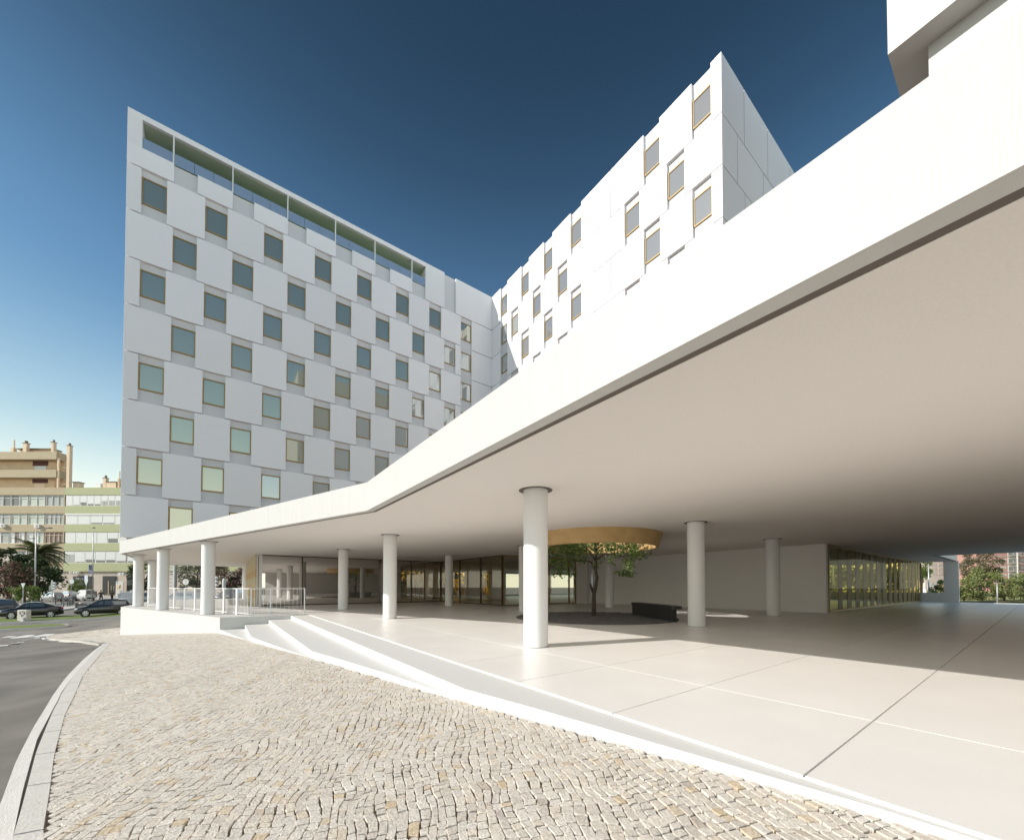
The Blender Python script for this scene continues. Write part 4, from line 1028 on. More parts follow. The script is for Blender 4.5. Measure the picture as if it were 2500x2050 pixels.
lamp('thin street lamp in the square wall opening', 2267.5, 58, 6.0, 0, .09)
lamp('slim white post between the second and third sunlit street trees', 2434, 58, 3.2, 0, .08)
lamp('pale lamp post in the park behind the striped window', 2034, 60, 8.0, 0, .12)
# yield sign seen from behind
t = thing('yield_sign', 'grey back of a triangular yield sign on a post before the oleander', 'road sign', lift(at(px(57,45),45)), VROT)
m = MB(); m.tube((0,0,0),(0,0,2.9), .03); m.build('post', STL, t)
m = MB(); z_ = 2.95; m.add([(-.26,-.03,z_),(.26,-.03,z_),(0,-.03,z_-.62),(-.26,-.01,z_),(.26,-.01,z_),(0,-.01,z_-.62)], [(0,2,1),(3,4,5),(0,1,4,3),(1,2,5,4),(2,0,3,5)]); m.build('sign_plate', SIGNB, t)
# traffic light
t = thing('traffic_light', 'traffic light with three pale lamps beside the dark trees', 'traffic light', lift(at(px(128,46),46)), VROT)
m = MB(); m.tube((0,0,0),(0,0,3.3), .055, n=10); m.build('pole', STL, t, smooth=True)
m = MB(); m.box(-.06,.22,-.12,.12,2.15,3.1); m.build('signal_box', mat('signal_grey_green', (.33,.37,.34), .5), t, bevel=.03)
for k in range(3):
    m = MB(); m.tube((.22,0,2.33+.30*k),(.36,0,2.33+.30*k), .115, .13, 12); m.build('visor', SIGNB, t)
m = MB(); m.box(-.30,-.08,-.10,.10,2.0,2.6); m.build('pedestrian_signal', mat('signal_dark', (.16,.18,.17), .5), t, bevel=.02)
# arrow shaped direction sign and round sign
t = thing('direction_sign', 'white back of an arrow shaped sign on a pole in front of the van', 'road sign', lift(at(px(211,52),52)), VROT)
m = MB(); m.tube((0,0,0),(0,0,3.9), .03); m.build('post', STL, t)
m = MB()
for y_, s_ in ((-.05, 1),):
    o_ = [(-.22,3.95),(.20,3.95),(.24,3.3),(.24,3.1),(0,2.55),(-.2,3.1)]
    m.add([(x,-.05,z) for x, z in o_]+[(x,-.03,z) for x, z in o_], [tuple(range(6)), tuple(range(11,5,-1))]+[(i,(i+1)%6,6+(i+1)%6,6+i) for i in range(6)])
m.build('sign_plate', mat('white_sign', (.72,.73,.73), .5), t)
m = MB(); m.box(-.34,-.20,-.02,.0,3.2,3.85); m.build('blue_plate', BLUE, t)
t = thing('round_sign', 'grey back of a round sign on a thin pole beside the bollards', 'road sign', lift(at(px(174.5,50),50)), VROT)
m = MB(); m.tube((0,0,0),(0,0,3.4), .028); m.build('post', STL, t)
m = MB(); m.tube((.08,-.05,3.1),(.08,-.02,3.1), .30, n=20); m.build('sign_plate', SIGNB, t)
t = thing('round_sign', 'pale round sign standing behind the long railing before the white oleander', 'road sign', lift(at(px(454,48),48),.4), VROT)
m = MB(); m.tube((0,0,0),(0,0,2.2), .035); m.build('post', STL, t)
m = MB(); m.tube((0,-.05,2.2),(0,-.02,2.2), .36, n=24); m.build('sign_plate', mat('pale_sign', (.75,.74,.70), .5), t)
m = MB(); m.box(-.05,.05,-.065,-.05,1.98,2.4); m.box(-.12,.12,-.065,-.05,2.36,2.42); m.build('bracket', STL, t)
t = thing('traffic_light', 'pale traffic signal beside the third podium column, before the pink oleander', 'traffic light', lift(at(px(527,48),48),.4), VROT)
m = MB(); m.tube((0,0,0),(0,0,2.7), .05); m.build('pole', STL, t)
for k in range(3):
    m = MB(); m.blob((.06,0,1.75+k*.48), (.21,.16,.17), 9); m.build('visor', mat('pale_signal', (.75,.76,.72), .5) if k == 0 else bpy.data.materials['pale_signal'], t, smooth=True)
t = thing('pale_bollard', 'pale rounded post behind the railing before the pink oleander', 'post', lift(at(px(547,48),48),.4), VROT)
m = MB(); m.lathe([(.16,0),(.19,1.2),(.19,2.35),(.10,2.6),(.02,2.65)], n=14); m.build('post_body', SIGNB, t, smooth=True)
# scaffold-like ladder and pole in the colonnade gap
t = thing('lattice_mast', 'grey ladder-like mast standing behind the second and third podium columns', 'mast', lift(at(px(418,50),50)), VROT)
m = MB()
for x_ in (-.55, .28): m.box(x_-.06, x_+.06, -.05, .05, 0, 9)
m.build('upright', SIGNB, t)
for k in range(11):
    m = MB(); m.box(-.49, .22, -.04, .04, .4+k*.48, .50+k*.48); m.build('rung', SIGNB, t)
t = thing('post', 'thick grey concrete pole beside the ladder-like mast', 'post', lift(at(px(428,49.5),49.5)), VROT)
m = MB(); m.lathe([(.18,0),(.14,9)], n=14); m.build('pole_body', mat('grey_concrete', (.36,.36,.35), .8), t, smooth=True)
# bollards on the island
bl = None
for i, (x, yb, ht) in enumerate(((137,1476,1.05),(152,1476,1.05),(156.5,1482,1.1),(165.5,1481,1.1),(170,1480,1.1),(174,1479,1.1),(177.5,1478.5,1.1),(180,1475,1.0))):
    d = 52-(yb-1475)*.75
    if bl is None:
        bl = thing('bollard', 'x', 'bollard', lift(at(px(x,d),d),.0), 0, 'steel bollards on the traffic island'); m = MB(); m.lathe([(.05,0),(.05,ht),(.03,ht+.03),(.001,ht+.03)], n=10); m.build('bollard_post', DSTL, bl, smooth=True); o = bl
    else: o = copy_tree(bl); o.location = lift(at(px(x,d),d),.0)
    o['label'] = 'one of the thin dark steel bollards on the island before the parked cars'
# graffiti covered utility box
t = thing('utility_box', 'white utility box with black graffiti in front of the black saloon car', 'utility box', lift(at(px(61,31.2),31.2)), VROT)
WB = mat('dirty_white_box', (.62,.58,.52), .7, (.50,.46,.41), 6)
m = MB(); m.box(-.40,.36,-.15,.18,.12,1.0); m.build('cabinet', WB, t, bevel=.05)
m = MB(); m.box(-.06,.30,-.30,-.16,0,.42); m.build('plinth', M['kerb'], t, bevel=.015)
m = MB(); rr_ = random.Random(3)
for (a_, b_) in (((-.12,.88),(.18,.90)),((-.15,.85),(-.16,.68)),((-.16,.68),(-.02,.60)),((-.02,.60),(.20,.66)),((.20,.66),(.22,.84)),((.02,.78),(.10,.82)),((-.02,.62),(.0,.44)),((.10,.55),(.16,.52))):
    m.tube((a_[0],-.165,a_[1]),(b_[0],-.165,b_[1]), .016, n=5)
m.build('graffiti', TRIM, t)
t = thing('litter_bin', 'dark litter bin on a post beside the white van', 'bin', lift(at(px(232,66),66)), VROT)
m = MB(); m.box(-.22,.22,-.15,.15,.5,1.5); m.build('bin_body', DSTL, t, bevel=.02)
m = MB(); m.box(-.28,.28,-.2,.2,1.62,1.68); m.box(-.03,.03,-.03,.03,0,1.62); m.build('bin_cover', SIGNB, t)
# billboard in the wall opening
t = thing('billboard', 'white billboard with a purple and red picture strip, seen in the square wall opening', 'billboard', lift(at(px(2275.5,78),78)), VROT)
m = MB()
for x_ in (-.7,.1,.85): m.box(x_-.04,x_+.04,0,.08,0,1.9)
m.build('legs', DSTL, t)
m = MB(); m.box(-.98,.98,-.05,0,1.9,3.05); m.build('board', mat('billboard_white', (.74,.72,.74), .6), t)
m = MB(); m.box(.25,.95,-.058,-.052,2.22,2.62); m.build('purple_panel', mat('purple_print', (.42,.20,.48), .6), t)
m = MB(); m.box(-.55,.24,-.058,-.052,2.1,2.42); m.build('photo_panel', mat('brown_print', (.35,.22,.18), .6, (.62,.5,.42), 5), t)
m = MB(); m.box(.35,.9,-.064,-.059,2.0,2.2); m.build('red_panel', mat('red_print', (.5,.10,.14), .6), t)
m = MB()
for r_, z_ in enumerate((2.88, 2.74)):
    for k in range(6): m.box(-.85+k*.24, -.68+k*.24, -.058, -.052, z_-.03, z_+.02)
m.build('text_lines', DSTL, t)
# ---------------------------------------------------------------- apartment blocks on the left
D0 = 70.0; KX = D0/957
def U(x): return (x-1250)*KX
def Z(y): return EYE+(1431-y)*KX
def block(name, label, x, cat='building', D=D0):
    t = thing(name, label, cat, (D*FW[0], D*FW[1], 0), VROT); return t
def tilemat(name, a, b, sc=1.0):
    m = bpy.data.materials.new(name); m.use_nodes = True; nt = m.node_tree; N = nt.nodes; L = nt.links; bs = N['Principled BSDF']; bs.inputs['Roughness'].default_value = .85
    tc = N.new('ShaderNodeTexCoord'); mp = N.new('ShaderNodeMapping'); mp.inputs['Rotation'].default_value = (0, R(-48), 0)
    L.new(tc.outputs['Object'], mp.inputs[0])
    w = N.new('ShaderNodeTexWave'); w.inputs['Scale'].default_value = 1.3*sc; w.inputs['Distortion'].default_value = .6; w.bands_direction = 'X'
    L.new(mp.outputs[0], w.inputs['Vector'])
    n = N.new('ShaderNodeTexNoise'); n.inputs['Scale'].default_value = 1.6; n.inputs['Detail'].default_value = 6; L.new(tc.outputs['Object'], n.inputs['Vector'])
    r = N.new('ShaderNodeValToRGB'); r.color_ramp.elements[0].position = .03; r.color_ramp.elements[1].position = .16
    r.color_ramp.elements[0].color = (a[0]*.72, a[1]*.72, a[2]*.70, 1); r.color_ramp.elements[1].color = (*a, 1); L.new(w.outputs['Fac'], r.inputs[0])
    mx = N.new('ShaderNodeMix'); mx.data_type = 'RGBA'; mr = N.new('ShaderNodeMapRange'); mr.inputs['From Min'].default_value = .42; mr.inputs['From Max'].default_value = .62; mr.inputs['To Max'].default_value = .7
    L.new(n.outputs['Fac'], mr.inputs[0]); L.new(mr.outputs[0], mx.inputs[0]); L.new(r.outputs[0], mx.inputs['A']); mx.inputs['B'].default_value = (*b, 1)
    L.new(mx.outputs['Result'], bs.inputs['Base Color']); return m
BE = tilemat('beige_panel_cladding', (.52,.42,.28), (.45,.37,.24)); GRN = tilemat('green_panel_cladding', (.50,.50,.30), (.42,.45,.24))
CRE = mat('cream_render', (.72,.52,.33), .85, (.62,.44,.27), 1); CRL = mat('pale_cream_render', (.80,.62,.44), .85, (.72,.55,.38), 2)
WSH = mat('white_shutter', (.74,.73,.69), .6, (.70,.69,.65), 2); FRM = mat('white_window_frame', (.74,.72,.68), .5); DKR = mat('dark_red_shutter', (.10,.03,.025), .7)
CURT = mat('curtain', (.50,.50,.46), .8, (.36,.36,.33), 5, stretch=(6,1,.3)); DGL = windowmat('dark_house_glass', (.05,.05,.045), .10, (.8,.8,.8)); GGL = mat('pale_green_blind', (.50,.53,.45), .6)
BRC = mat('mauve_curtain', (.22,.16,.14), .8, (.30,.24,.21), 6, stretch=(6,1,.3)); STN = mat('pinkish_stone_cladding', (.58,.48,.40), .75, (.52,.45,.38), 3)
bands = [(1189,1207),(1234,1252.5),(1279.5,1297.6),(1325.7,1344.6),(1373.8,1394.3)]
gaps = [(1207,1234),(1252.5,1279.5),(1297.6,1325.7),(1344.6,1373.8)]
beige = block('apartment_building', 'beige apartment block with a set back top storey and balconies, far left', 0)
m = MB(); m.box(U(-160), U(154.3), .25, 9, -1.5, Z(1189.5)); m.build('wall', STN, beige)
for a, b in bands: m = MB(); m.box(U(-160), U(154.2), -.05, .25, Z(b), Z(a)); m.build('spandrel_band', BE, beige)
m = MB(); m.box(U(151.8), U(154.25), -.03, .25, Z(1394), Z(1207)); m.build('pier', BE, beige)
def win(par, x0, x1, y0, y1, mts, cols=1, tr=None, fr=FRM):
    f = MB(); t = .07; X0, X1, Z0, Z1 = U(x0), U(x1), Z(y1), Z(y0)
    f.box(X0, X1, .10, .20, Z0, Z0+t); f.box(X0, X1, .10, .20, Z1-t, Z1)
    for k in range(cols+1):
        x = X0+(X1-X0)*k/cols; f.box(max(X0, x-t/2), min(X1, x+t/2), .10, .20, Z0+t, Z1-t)
    if tr: zt = Z1-(Z1-Z0)*tr; f.box(X0, X1, .11, .19, zt-t/2, zt+t/2)
    fo = f.build('window', fr, par)
    if not isinstance(mts, list): mts = [mts]*cols
    for k in range(cols):
        a = X0+(X1-X0)*k/cols; b = X0+(X1-X0)*(k+1)/cols
        p = MB(); p.box(a+t/2, b-t/2, .20, .23, Z0+t, Z1-t); p.build('pane', mts[k % len(mts)], fo)
    return fo
# rows of windows on the beige block
g0, g1, g2_, g3_ = gaps
win(beige, -60, 0, *g0, [DGL, CURT], 4, .3); win(beige, 1, 20, *g0, [DGL], 1, .3); win(beige, 22, 61, *g0, [DGL, GGL], 2, .3); win(beige, 64, 103, *g0, [GGL], 2, .3); win(beige, 106.5, 151, *g0, CURT, 3)
win(beige, -60, 19, *g1, [CURT], 4, .3); win(beige, 22.5, 60, *g1, GGL, 2, .3); win(beige, 64, 102.5, *g1, GGL, 2, .3); win(beige, 106.5, 151, *g1, CURT, 4, .3)
win(beige, -60, 16, *g2_, [FRM, CURT], 4, .25); win(beige, 18.5, 55, *g2_, [WSH, BRC, WSH], 3, .25); win(beige, 62, 102, *g2_, [WSH, WSH, GGL], 3, .25); win(beige, 105.5, 151, *g2_, BRC, 4, .3, CRL)
win(beige, 20, 62, *g3_, [CURT], 3, .3); win(beige, 66, 102, *g3_, [CURT, DGL], 3, .3); win(beige, 114, 151, *g3_, [DGL], 3, .35, CRL)
# set back storeys
m = MB(); m.box(U(-160), U(112), 1.0, 1.8, Z(1189), Z(1101)); m.box(U(-160), U(122), 1.8, 2.2, Z(1189), Z(1101)); m.build('upper_wall', CRE, beige)
for a, b in ((1101,1119.5),(1145.3,1164)):
    m = MB(); m.box(U(-160), U(132.5), -.1, .12, Z(b), Z(a)); m.box(U(-160), U(132.5), .12, 1.0, Z(b), Z(b)+.25); m.box(U(131.5), U(132.5)+.05, .12, 1.4, Z(b), Z(a)); m.build('balcony', BE, beige)
for y0, y1 in ((1119.5,1131),(1164,1174)): m = MB(); m.box(U(57.5), U(95), .93, .99, Z(y1), Z(y0)); m.build('shutter_box', DKR, beige)
m = MB(); m.box(U(62.5), U(90.5), .94, .985, Z(1145), Z(1132)); m.build('shutter', WSH, beige)
m = MB(); m.box(U(62.5), U(88.5), .94, .985, Z(1188), Z(1175)); m.build('shutter', CRL, beige)
m = MB(); m.box(U(133), U(137), .0, .25, Z(1189), Z(1116)); m.build('side_slab', CRL, beige)
m = MB(); m.box(U(15), U(100), 1.5, 2.6, Z(1101), Z(1089)); m.build('penthouse_wall', CRL, beige)
m = MB(); m.box(U(13), U(101), 1.2, 2.8, Z(1089), Z(1086)); m.build('penthouse_roof', mat('brown_roof_edge', (.22,.17,.11), .9), beige)
m = MB(); m.box(U(18), U(30), 1.42, 1.49, Z(1101), Z(1098.3)); m.build('shutter', DKR, beige)
m = MB(); m.box(U(86), U(96), 1.42, 1.49, Z(1100), Z(1095)); m.build('shutter', FRM, beige)
CAP = mat('brown_chimney_cap', (.20,.15,.10), .9)
def chim(par, x0, x1, y0, y1, cap=True, y_=.6, dp=.5):
    m = MB(); m.box(U(x0), U(x1), y_, y_+dp, Z(y1), Z(y0)); o = m.build('chimney', CRL, par)
    if cap:
        w = (x1-x0)*.18; m = MB(); m.box(U(x0-w), U(x1+w), y_-.06, y_+dp+.06, Z(y0), Z(y0-1.2)); c = (U(x0)+U(x1))/2; r = (U(x1)-U(x0))*.28
        m.lathe([(r, Z(y0-1.2)), (r*1.15, Z(y0-4)), (r*1.3, Z(y0-6)), (r*.9, Z(y0-7)), (.01, Z(y0-7.2))], (c, y_+dp/2, 0), 10); m.build('chimney_cap', CAP, o)
    return o
chim(beige, 37.5, 46.5, 1076.5, 1101); chim(beige, 107.5, 113.5, 1074, 1101); chim(beige, 7.5, 14.5, 1087, 1101, False); chim(beige, 11, 13.2, 1067, 1087, False, .75, .15)
o = chim(beige, 151.5, 158.5, 1084, 1189, True, .3, .5); m = MB(); m.box(U(139), U(151.5), .4, .6, Z(1140), Z(1136.5)); m.box(U(139), U(151.5), .4, .6, Z(1181), Z(1177.5)); m.build('bracket', CRL, o)
def acunit(par, x0, x1, y0, y1):
    m = MB(); m.box(U(x0), U(x1), -.40, -.06, Z(y1), Z(y0)); o = m.build('air_conditioner', FRM, par, bevel=.02)
    m = MB(); c = U(x0)+(U(x1)-U(x0))*.6; r = (Z(y0)-Z(y1))*.34; m.lathe([(r*.3, -.415), (r*.55, -.415)], (c, 0, (Z(y0)+Z(y1))/2), 14, 0, 'y'); m.lathe([(r*.8, -.41), (r, -.41)], (c, 0, (Z(y0)+Z(y1))/2), 16, 0, 'y'); m.build('fan_grille', DSTL, o)
acunit(beige, 2, 14, 1279, 1287.5); acunit(beige, 86, 98, 1280, 1288.5)

green = block('apartment_building', 'apartment block with green panel bands, white shutters and ground floor shops', 0)
m = MB(); m.box(U(154.4), U(720), .25, 9, -1.5, Z(1189.5)); m.build('wall', STN, green)
for a, b in bands: m = MB(); m.box(U(154.4), U(620), -.05, .25, Z(b), Z(a)); m.build('spandrel_band', GRN, green)
def shut(x0, x1, y0, y1, n, opens=()):
    X0, X1 = U(x0), U(x1); m = MB(); m.box(X0, X1, .06, .2, Z(y1), Z(y0)); fo = m.build('window', FRM, green); w = (X1-X0)/n
    for k in range(n):
        a = X0+k*w+.05; b = X0+(k+1)*w-.05; op = dict(opens).get(k, 0); zb = Z(y1)+.10; zt = Z(y0)-.14
        zs = zb+(zt-zb)*op
        m = MB(); m.box(a, b, .03, .055, zs, zt); m.build('shutter', WSH, fo)
        if op: 
            c = (a+b)/2; m = MB(); m.box(a+.07, c-.04, .035, .055, zb, zs-.03); m.box(c+.04, b-.07, .035, .055, zb, zs-.03); m.build('pane', DGL if op < .45 else CURT, fo)
shut(156, 294, *g0, 8, [(1,.05),(2,.32),(3,.16),(4,.14),(5,.45),(6,.48),(7,.48)])
shut(156, 338, *g1, 6, [(2,.13),(3,.11)])
shut(156, 338, *g2_, 7, [(4,.42),(5,.05)])
shut(156, 306, *g3_, 6, [(0,.75),(1,.06),(2,.28),(3,.22),(4,.24),(5,.14)])
shut(309, 345, *g3_, 2, [(0,.12),(1,.12)]); shut(300, 340, *g0, 2)
for r_ in gaps: shut(360, 600, *r_, 8, [(1,.3),(4,.2),(6,.4)])
m = MB(); m.box(U(156), U(340), -.06, .02, Z(1256.5), Z(1252.6)); m.build('awning_box', FRM, green)
# roofscape
chim(green, 238, 245, 1163, 1189); m = MB(); m.box(U(246), U(270), .6, 1.2, Z(1189), Z(1173)); m.build('roof_house', CRL, green)
m = MB(); m.box(U(245), U(271), .5, 1.3, Z(1173), Z(1171.8)); m.build('roof_slab', CAP, green)
m = MB(); m.box(U(277), U(281.5), .4, .8, Z(1189), Z(1165)); m.build('chimney', CRE, green); m = MB(); m.tube((U(279.3), .6, Z(1165)), (U(279.3), .6, Z(1146)), .08); m.build('flue', CRL, green)
m = MB(); m.tube((U(288.5), .8, Z(1189)), (U(288.5), .8, Z(1138)), .025); m.build('antenna', DSTL, green)
m = MB(); m.box(U(271), U(294), .7, 1.0, Z(1189), Z(1172)); m.build('roof_house', mat('brown_brick_house', (.30,.20,.15), .9), green)
m = MB(); m.box(U(213), U(226), 1.0, 1.8, Z(1189), Z(1174.5)); m.build('roof_house', FRM, green)
chim(green, 293, 297, 1162, 1189, True); m = MB(); m.box(U(158), U(173), 1, 1.8, Z(1189), Z(1173)); m.build('chimney', CRL, green); m = MB(); m.box(U(157), U(174.5), .9, 1.9, Z(1173), Z(1171)); m.build('chimney_cap', CAP, green)
# ground floor
BLKG = mat('dark_shop_front', (.035,.036,.034), .4); 
m = MB(); m.box(U(176), U(221), .12, .24, Z(1437), Z(1406)); m.build('shop_window', BLKG, green)
def text(body, size, loc, m_, par, rx=math.pi/2, name='lettering'):
    cu = bpy.data.curves.new(name, 'FONT'); cu.body = body; cu.size = size; cu.extrude = .004; cu.align_x = 'CENTER'
    o = bpy.data.objects.new(name, cu); dg = bpy.context.evaluated_depsgraph_get()
    COL.objects.link(o); dg.update(); me = bpy.data.meshes.new_from_object(o.evaluated_get(dg)); COL.objects.unlink(o); bpy.data.objects.remove(o)
    me.materials.append(m_); o = bpy.data.objects.new(name, me); link(o, par); o.location = loc; o.rotation_euler = (rx, 0, 0); return o
text('Sobre a', .42, (U(192), .10, Z(1413)), FRM, green)
m = MB(); m.box(U(248.5), U(280.5), .12, .24, Z(1450.5), Z(1405.5)); o = m.build('entrance_door', BLKG, green)
m = MB(); m.box(U(262.6), U(264.2), .08, .12, Z(1450.5), Z(1418)); m.build('door_post', CRE, o)
for x_ in (270.5, 277): m = MB(); m.box(U(x_-1), U(x_+1), .09, .12, Z(1440), Z(1429)); m.build('handle', mat('dull_brass', (.30,.27,.15), .5) if x_ < 271 else bpy.data.materials['dull_brass'], o)
m = MB(); m.box(U(307.5), U(345), .12, .24, Z(1455), Z(1397)); o = m.build('shop_shutter', mat('black_green_shutter', (.035,.045,.04), .6), green)
m = MB(); m.box(U(309), U(317.5), .04, .12, Z(1408), Z(1399)); m.build('shop_sign', FRM, o)
m = MB(); m.box(U(154.4), U(720), -1.2, .2, -1.6, Z(1454)); m.build('plinth', M['kerb'], green)
acunit(green, 293, 306.5, 1398, 1404.5)
for x_ in (174, 184, 191): acunit(green, x_, x_+6.5, 1395, 1400.5)
t = thing('advertising_pylon', 'white advertising pylon with two product pictures beside the dark shop shutter', 'sign', (D0*FW[0], D0*FW[1], 0), VROT)
m = MB(); m.box(U(289), U(306), -.45, -.35, -1.0, Z(1418.5)); m.build('pylon_panel', FRM, t)
for y0, y1 in ((1425.5,1438),(1440,1450)):
    m = MB(); m.box(U(291.2), U(302), -.462, -.452, Z(y1), Z(y0)); m.build('picture', CRL, t)
    m = MB(); m.box(U(297.5), U(299), -.47, -.463, Z(y1)+.1, Z(y1)+.6); m.box(U(300), U(301), -.47, -.463, Z(y1)+.3, Z(y1)+.75); m.build('bottle_shapes', DGL, t)
m = MB(); m.tube((U(292.3), -.47, Z(1421.5)), (U(292.3), -.455, Z(1421.5)), .13, n=14); m.build('round_mark', mat('teal_mark', (.10,.35,.40), .5), t)

# ---------------------------------------------------------------- right side buildings
BRK = mat('salmon_brick', (.44,.24,.20), .85, (.48,.27,.23), 1.5, .3, 30); GCN = mat('grey_floor_band', (.42,.38,.37), .8); 
D1 = 92.0; K1 = D1/957
def U1(x): return (x-1250)*K1
def Z1_(y): return EYE+(1431-y)*K1
red = block('apartment_building', 'salmon brick apartment block with balconies behind the right hand trees', 0, D=D1)
m = MB(); m.box(U1(2428), U1(2700), 0, 8, -1.5, Z1_(1280)); m.build('wall', BRK, red)
for y in (1337.5, 1356.5, 1375.5, 1394, 1412): 
    m = MB(); m.box(U1(2427), U1(2701), -.04, -.001, Z1_(y+1.6), Z1_(y)); m.build('floor_band', GCN, red)
    for x0, x1, kind_ in ((2441,2457,'w'),(2459.5,2490,'b'),(2493,2507,'w'),(2512,2542,'b'),(2546,2560,'w')):
        if kind_ == 'w':
            m = MB(); m.box(U1(x0), U1(x1), -.05, -.002, Z1_(y+12), Z1_(y+7)); o = m.build('window', FRM, red)
            m = MB(); m.box(U1(x0+2), U1(x1-2), -.06, -.052, Z1_(y+11), Z1_(y+8.6)); m.build('pane', DGL, o)
        else:
            m = MB(); m.box(U1(x0+2), U1(x1-2), -.05, -.002, Z1_(y+19), Z1_(y+3)); o = m.build('window', FRM, red)
            m = MB(); m.box(U1(x0+3.5), U1((x0+x1)/2-1), -.06, -.052, Z1_(y+18.5), Z1_(y+5)); m.box(U1((x0+x1)/2+1), U1(x1-4), -.06, -.052, Z1_(y+18.5), Z1_(y+5)); m.build('pane', DGL, o)
            m = MB(); m.box(U1(x0), U1(x1), -1.0, -.05, Z1_(y+20), Z1_(y+18.6)); o = m.build('balcony', GCN, red)
            m = MB()
            for k in range(22): xx = U1(x0)+(U1(x1)-U1(x0))*k/21; m.box(xx-.012, xx+.012, -1.0, -.97, Z1_(y+18.6), Z1_(y+18.6)+1.0)
            m.box(U1(x0), U1(x1), -1.02, -.96, Z1_(y+18.6)+.96, Z1_(y+18.6)+1.02); m.build('balcony_railing', DSTL, o)
m = MB(); m.box(U1(2470.5), U1(2471.8), -1.1, -.96, -1, Z1_(1330)); m.build('downpipe', FRM, red)
D2 = 105.0; K2 = D2/957
def U2(x): return (x-1250)*K2
def Z2(y): return EYE+(1431-y)*K2
white = block('apartment_building', 'pale cream building with blank square panels in the square wall opening', 0, D=D2)
PCR = mat('pale_cream_wall', (.66,.59,.53), .85); PC2 = mat('pale_panel_recess', (.60,.53,.475), .85)
m = MB(); m.box(U2(2259), U2(2330), 0, 10, -1.5, Z2(1330)); m.build('wall', PCR, white)
for i, x0 in enumerate((2275.5, 2291)):
    for y0 in (1343, 1353, 1363.5, 1374, 1385, 1395.5): m = MB(); m.box(U2(x0), U2(x0+12), -.05, -.001, Z2(y0+7.5), Z2(y0)); m.build('wall_panel', PC2, white)
m = MB(); m.box(U2(2258), U2(2330), -3.2, -3.0, -1.5, Z2(1427)); 
t = thing('fence', 'pale yellowish boundary fence behind the cars in the square wall opening', 'fence', (D2*FW[0], D2*FW[1], 0), VROT)
m = MB(); m.box(U2(2240), U2(2330), -3.1, -3.0, -1.5, Z2(1427)); m.build('fence_panel', mat('ochre_fence', (.50,.40,.22), .8), t)
m = MB()
for k in range(14): x_ = 2240+k*6.5; m.box(U2(x_)-.05, U2(x_)+.05, -3.16, -3.11, -1.5, Z2(1426)); 
m.build('fence_posts', mat('ochre_post', (.42,.28,.12), .8), t)
# far woods closing the view
def wood(label, lat0, lat1, d, h, seed, n):
    rnd_ = random.Random(seed); mb = MB()
    for i in range(n):
        lat = rnd_.uniform(lat0, lat1); top_ = h*(.75+.25*noise.noise(Vector((lat*.12, seed, 0)))*2)
        z = -1+top_*(1-rnd_.random()**1.8); dd = d+rnd_.uniform(-4, 4)
        leaf(mb, (dd*FW[0]+lat*RT[0], dd*FW[1]+lat*RT[1], z), 1.1, rnd_)
    o = mb.build('woods', G_MID, None); tag(o, label, 'woods', kind='stuff')
wood('distant mass of trees beyond the park', 62, 150, 112, 9, 5, 5000)
# ---------------------------------------------------------------- camera, light, sky
cam = bpy.data.cameras.new('camera'); co = bpy.data.objects.new('camera', cam); link(co)
cam.sensor_width = 36; cam.lens = 957/2500*36; cam.clip_end = 2000; cam.clip_start = .05
cam.shift_y = (1431-957*math.tan(R(1.075))-1025)/2500
co.location = (0, 0, EYE)
co.rotation_euler = (R(90+1.075), 0, VROT)
S.camera = co
S.render.resolution_x = 1024; S.render.resolution_y = 839

SUN = Vector((-1, .275, .592)).normalized()
sun = bpy.data.lights.new('sun', 'SUN'); sun.energy = 3.8; sun.angle = R(.55); sun.color = (1, .948, .865)
so = bpy.data.objects.new('sun', sun); link(so); so.rotation_euler = SUN.to_track_quat('Z', 'Y').to_euler()
w = bpy.data.worlds.new('World'); S.world = w; w.use_nodes = True; nt = w.node_tree; N = nt.nodes; L = nt.links
bg = N['Background']; sky = N.new('ShaderNodeTexSky'); sky.sky_type = 'NISHITA'; sky.sun_disc = False
sky.sun_elevation = math.asin(SUN.z); sky.sun_rotation = math.atan2(SUN.x, SUN.y)
sky.air_density = 1.0; sky.dust_density = .6; sky.ozone_density = 3.0; sky.altitude = 50
tint = N.new('ShaderNodeMix'); tint.data_type = 'RGBA'; tint.blend_type = 'MULTIPLY'; tint.inputs[0].default_value = 1
L.new(sky.outputs[0], tint.inputs['A']); tint.inputs['B'].default_value = (.80, 1.02, .98, 1)
sp0 = N.new('ShaderNodeSeparateXYZ'); tc0 = N.new('ShaderNodeTexCoord'); L.new(tc0.outputs['Generated'], sp0.inputs[0])
zr = N.new('ShaderNodeMapRange'); zr.interpolation_type = 'SMOOTHSTEP'; zr.inputs['From Min'].default_value = .50; zr.inputs['From Max'].default_value = .85; zr.inputs['To Min'].default_value = 1.25; zr.inputs['To Max'].default_value = .5
L.new(sp0.outputs['Z'], zr.inputs[0])
hs = N.new('ShaderNodeHueSaturation'); hs.inputs['Saturation'].default_value = 1.04; L.new(tint.outputs['Result'], hs.inputs['Color']); L.new(zr.outputs[0], hs.inputs['Value'])
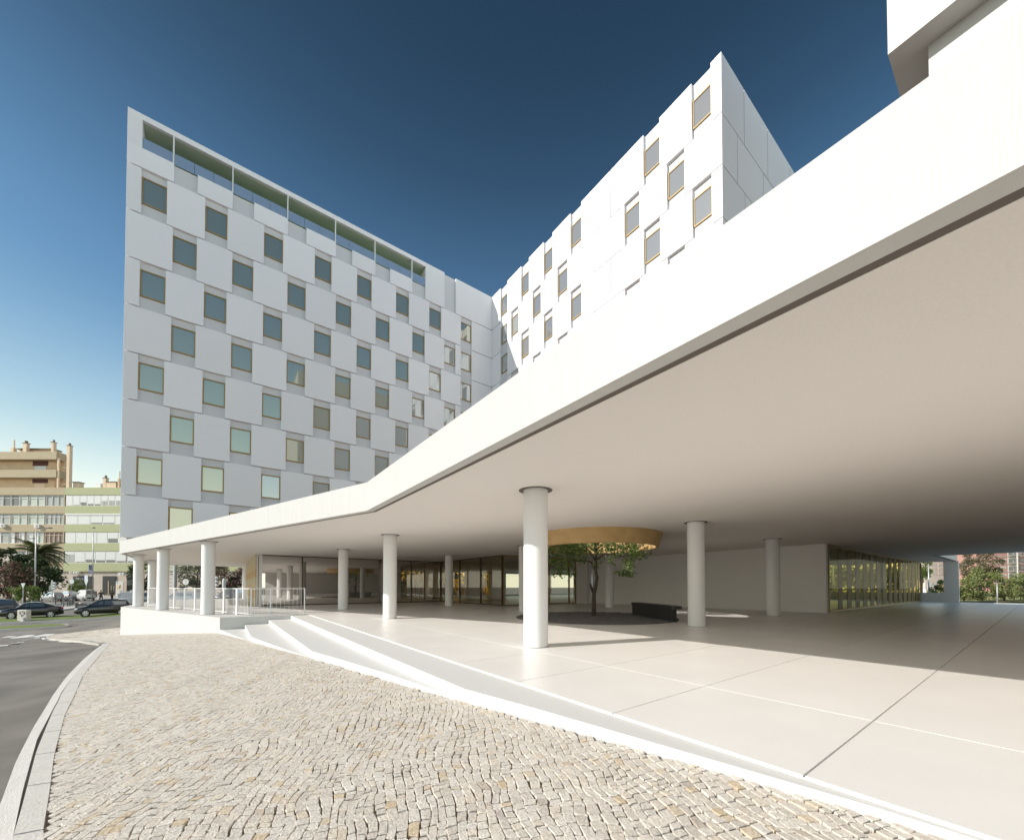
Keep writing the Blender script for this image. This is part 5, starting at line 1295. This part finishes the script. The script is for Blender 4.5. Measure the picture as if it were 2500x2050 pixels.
L.new(hs.outputs[0], bg.inputs[0]); bg.inputs[1].default_value = .072
# pale haze band along the horizon
hz = N.new('ShaderNodeBackground'); tc = N.new('ShaderNodeTexCoord'); sp = N.new('ShaderNodeSeparateXYZ'); L.new(tc.outputs['Generated'], sp.inputs[0])
hr = N.new('ShaderNodeValToRGB'); hr.color_ramp.interpolation = 'B_SPLINE'; e = hr.color_ramp.elements
e[0].position = 0; e[0].color = (1, 1, 1, 1); e[1].position = .72; e[1].color = (0, 0, 0, 1)
for p_, v_ in ((.14, .97), (.28, .74), (.42, .36), (.56, .10)):
    k_ = e.new(p_); k_.color = (v_, v_, v_, 1)
L.new(sp.outputs['Z'], hr.inputs[0])
hc = N.new('ShaderNodeValToRGB'); c_ = hc.color_ramp.elements; c_[0].position = 0; c_[0].color = (.86, .84, .68, 1); c_[1].position = .5; c_[1].color = (.20, .36, .56, 1)
k_ = c_.new(.16); k_.color = (.76, .82, .72, 1); k_ = c_.new(.28); k_.color = (.45, .61, .65, 1)
L.new(sp.outputs['Z'], hc.inputs[0]); L.new(hc.outputs[0], hz.inputs[0])
# haze boosted behind the camera, added as fill for the shaded facade
sb = N.new('ShaderNodeMapRange'); sb.interpolation_type = 'SMOOTHSTEP'; sb.inputs['From Min'].default_value = .15; sb.inputs['From Max'].default_value = -.9; sb.inputs['To Min'].default_value = .95; sb.inputs['To Max'].default_value = 1.9
L.new(sp.outputs['Y'], sb.inputs[0]); L.new(sb.outputs[0], hz.inputs[1])
mxs = N.new('ShaderNodeMixShader'); L.new(hr.outputs[0], mxs.inputs[0]); L.new(bg.outputs[0], mxs.inputs[1]); L.new(hz.outputs[0], mxs.inputs[2])
L.new(mxs.outputs[0], N['World Output'].inputs[0])
S.view_settings.view_transform = 'Standard'; S.view_settings.look = 'None'; S.view_settings.gamma = 1
S.view_settings.exposure = .48
S.render.engine = 'CYCLES'
S.cycles.max_bounces = 12; S.cycles.diffuse_bounces = 9; S.cycles.transparent_max_bounces = 24; S.cycles.glossy_bounces = 5
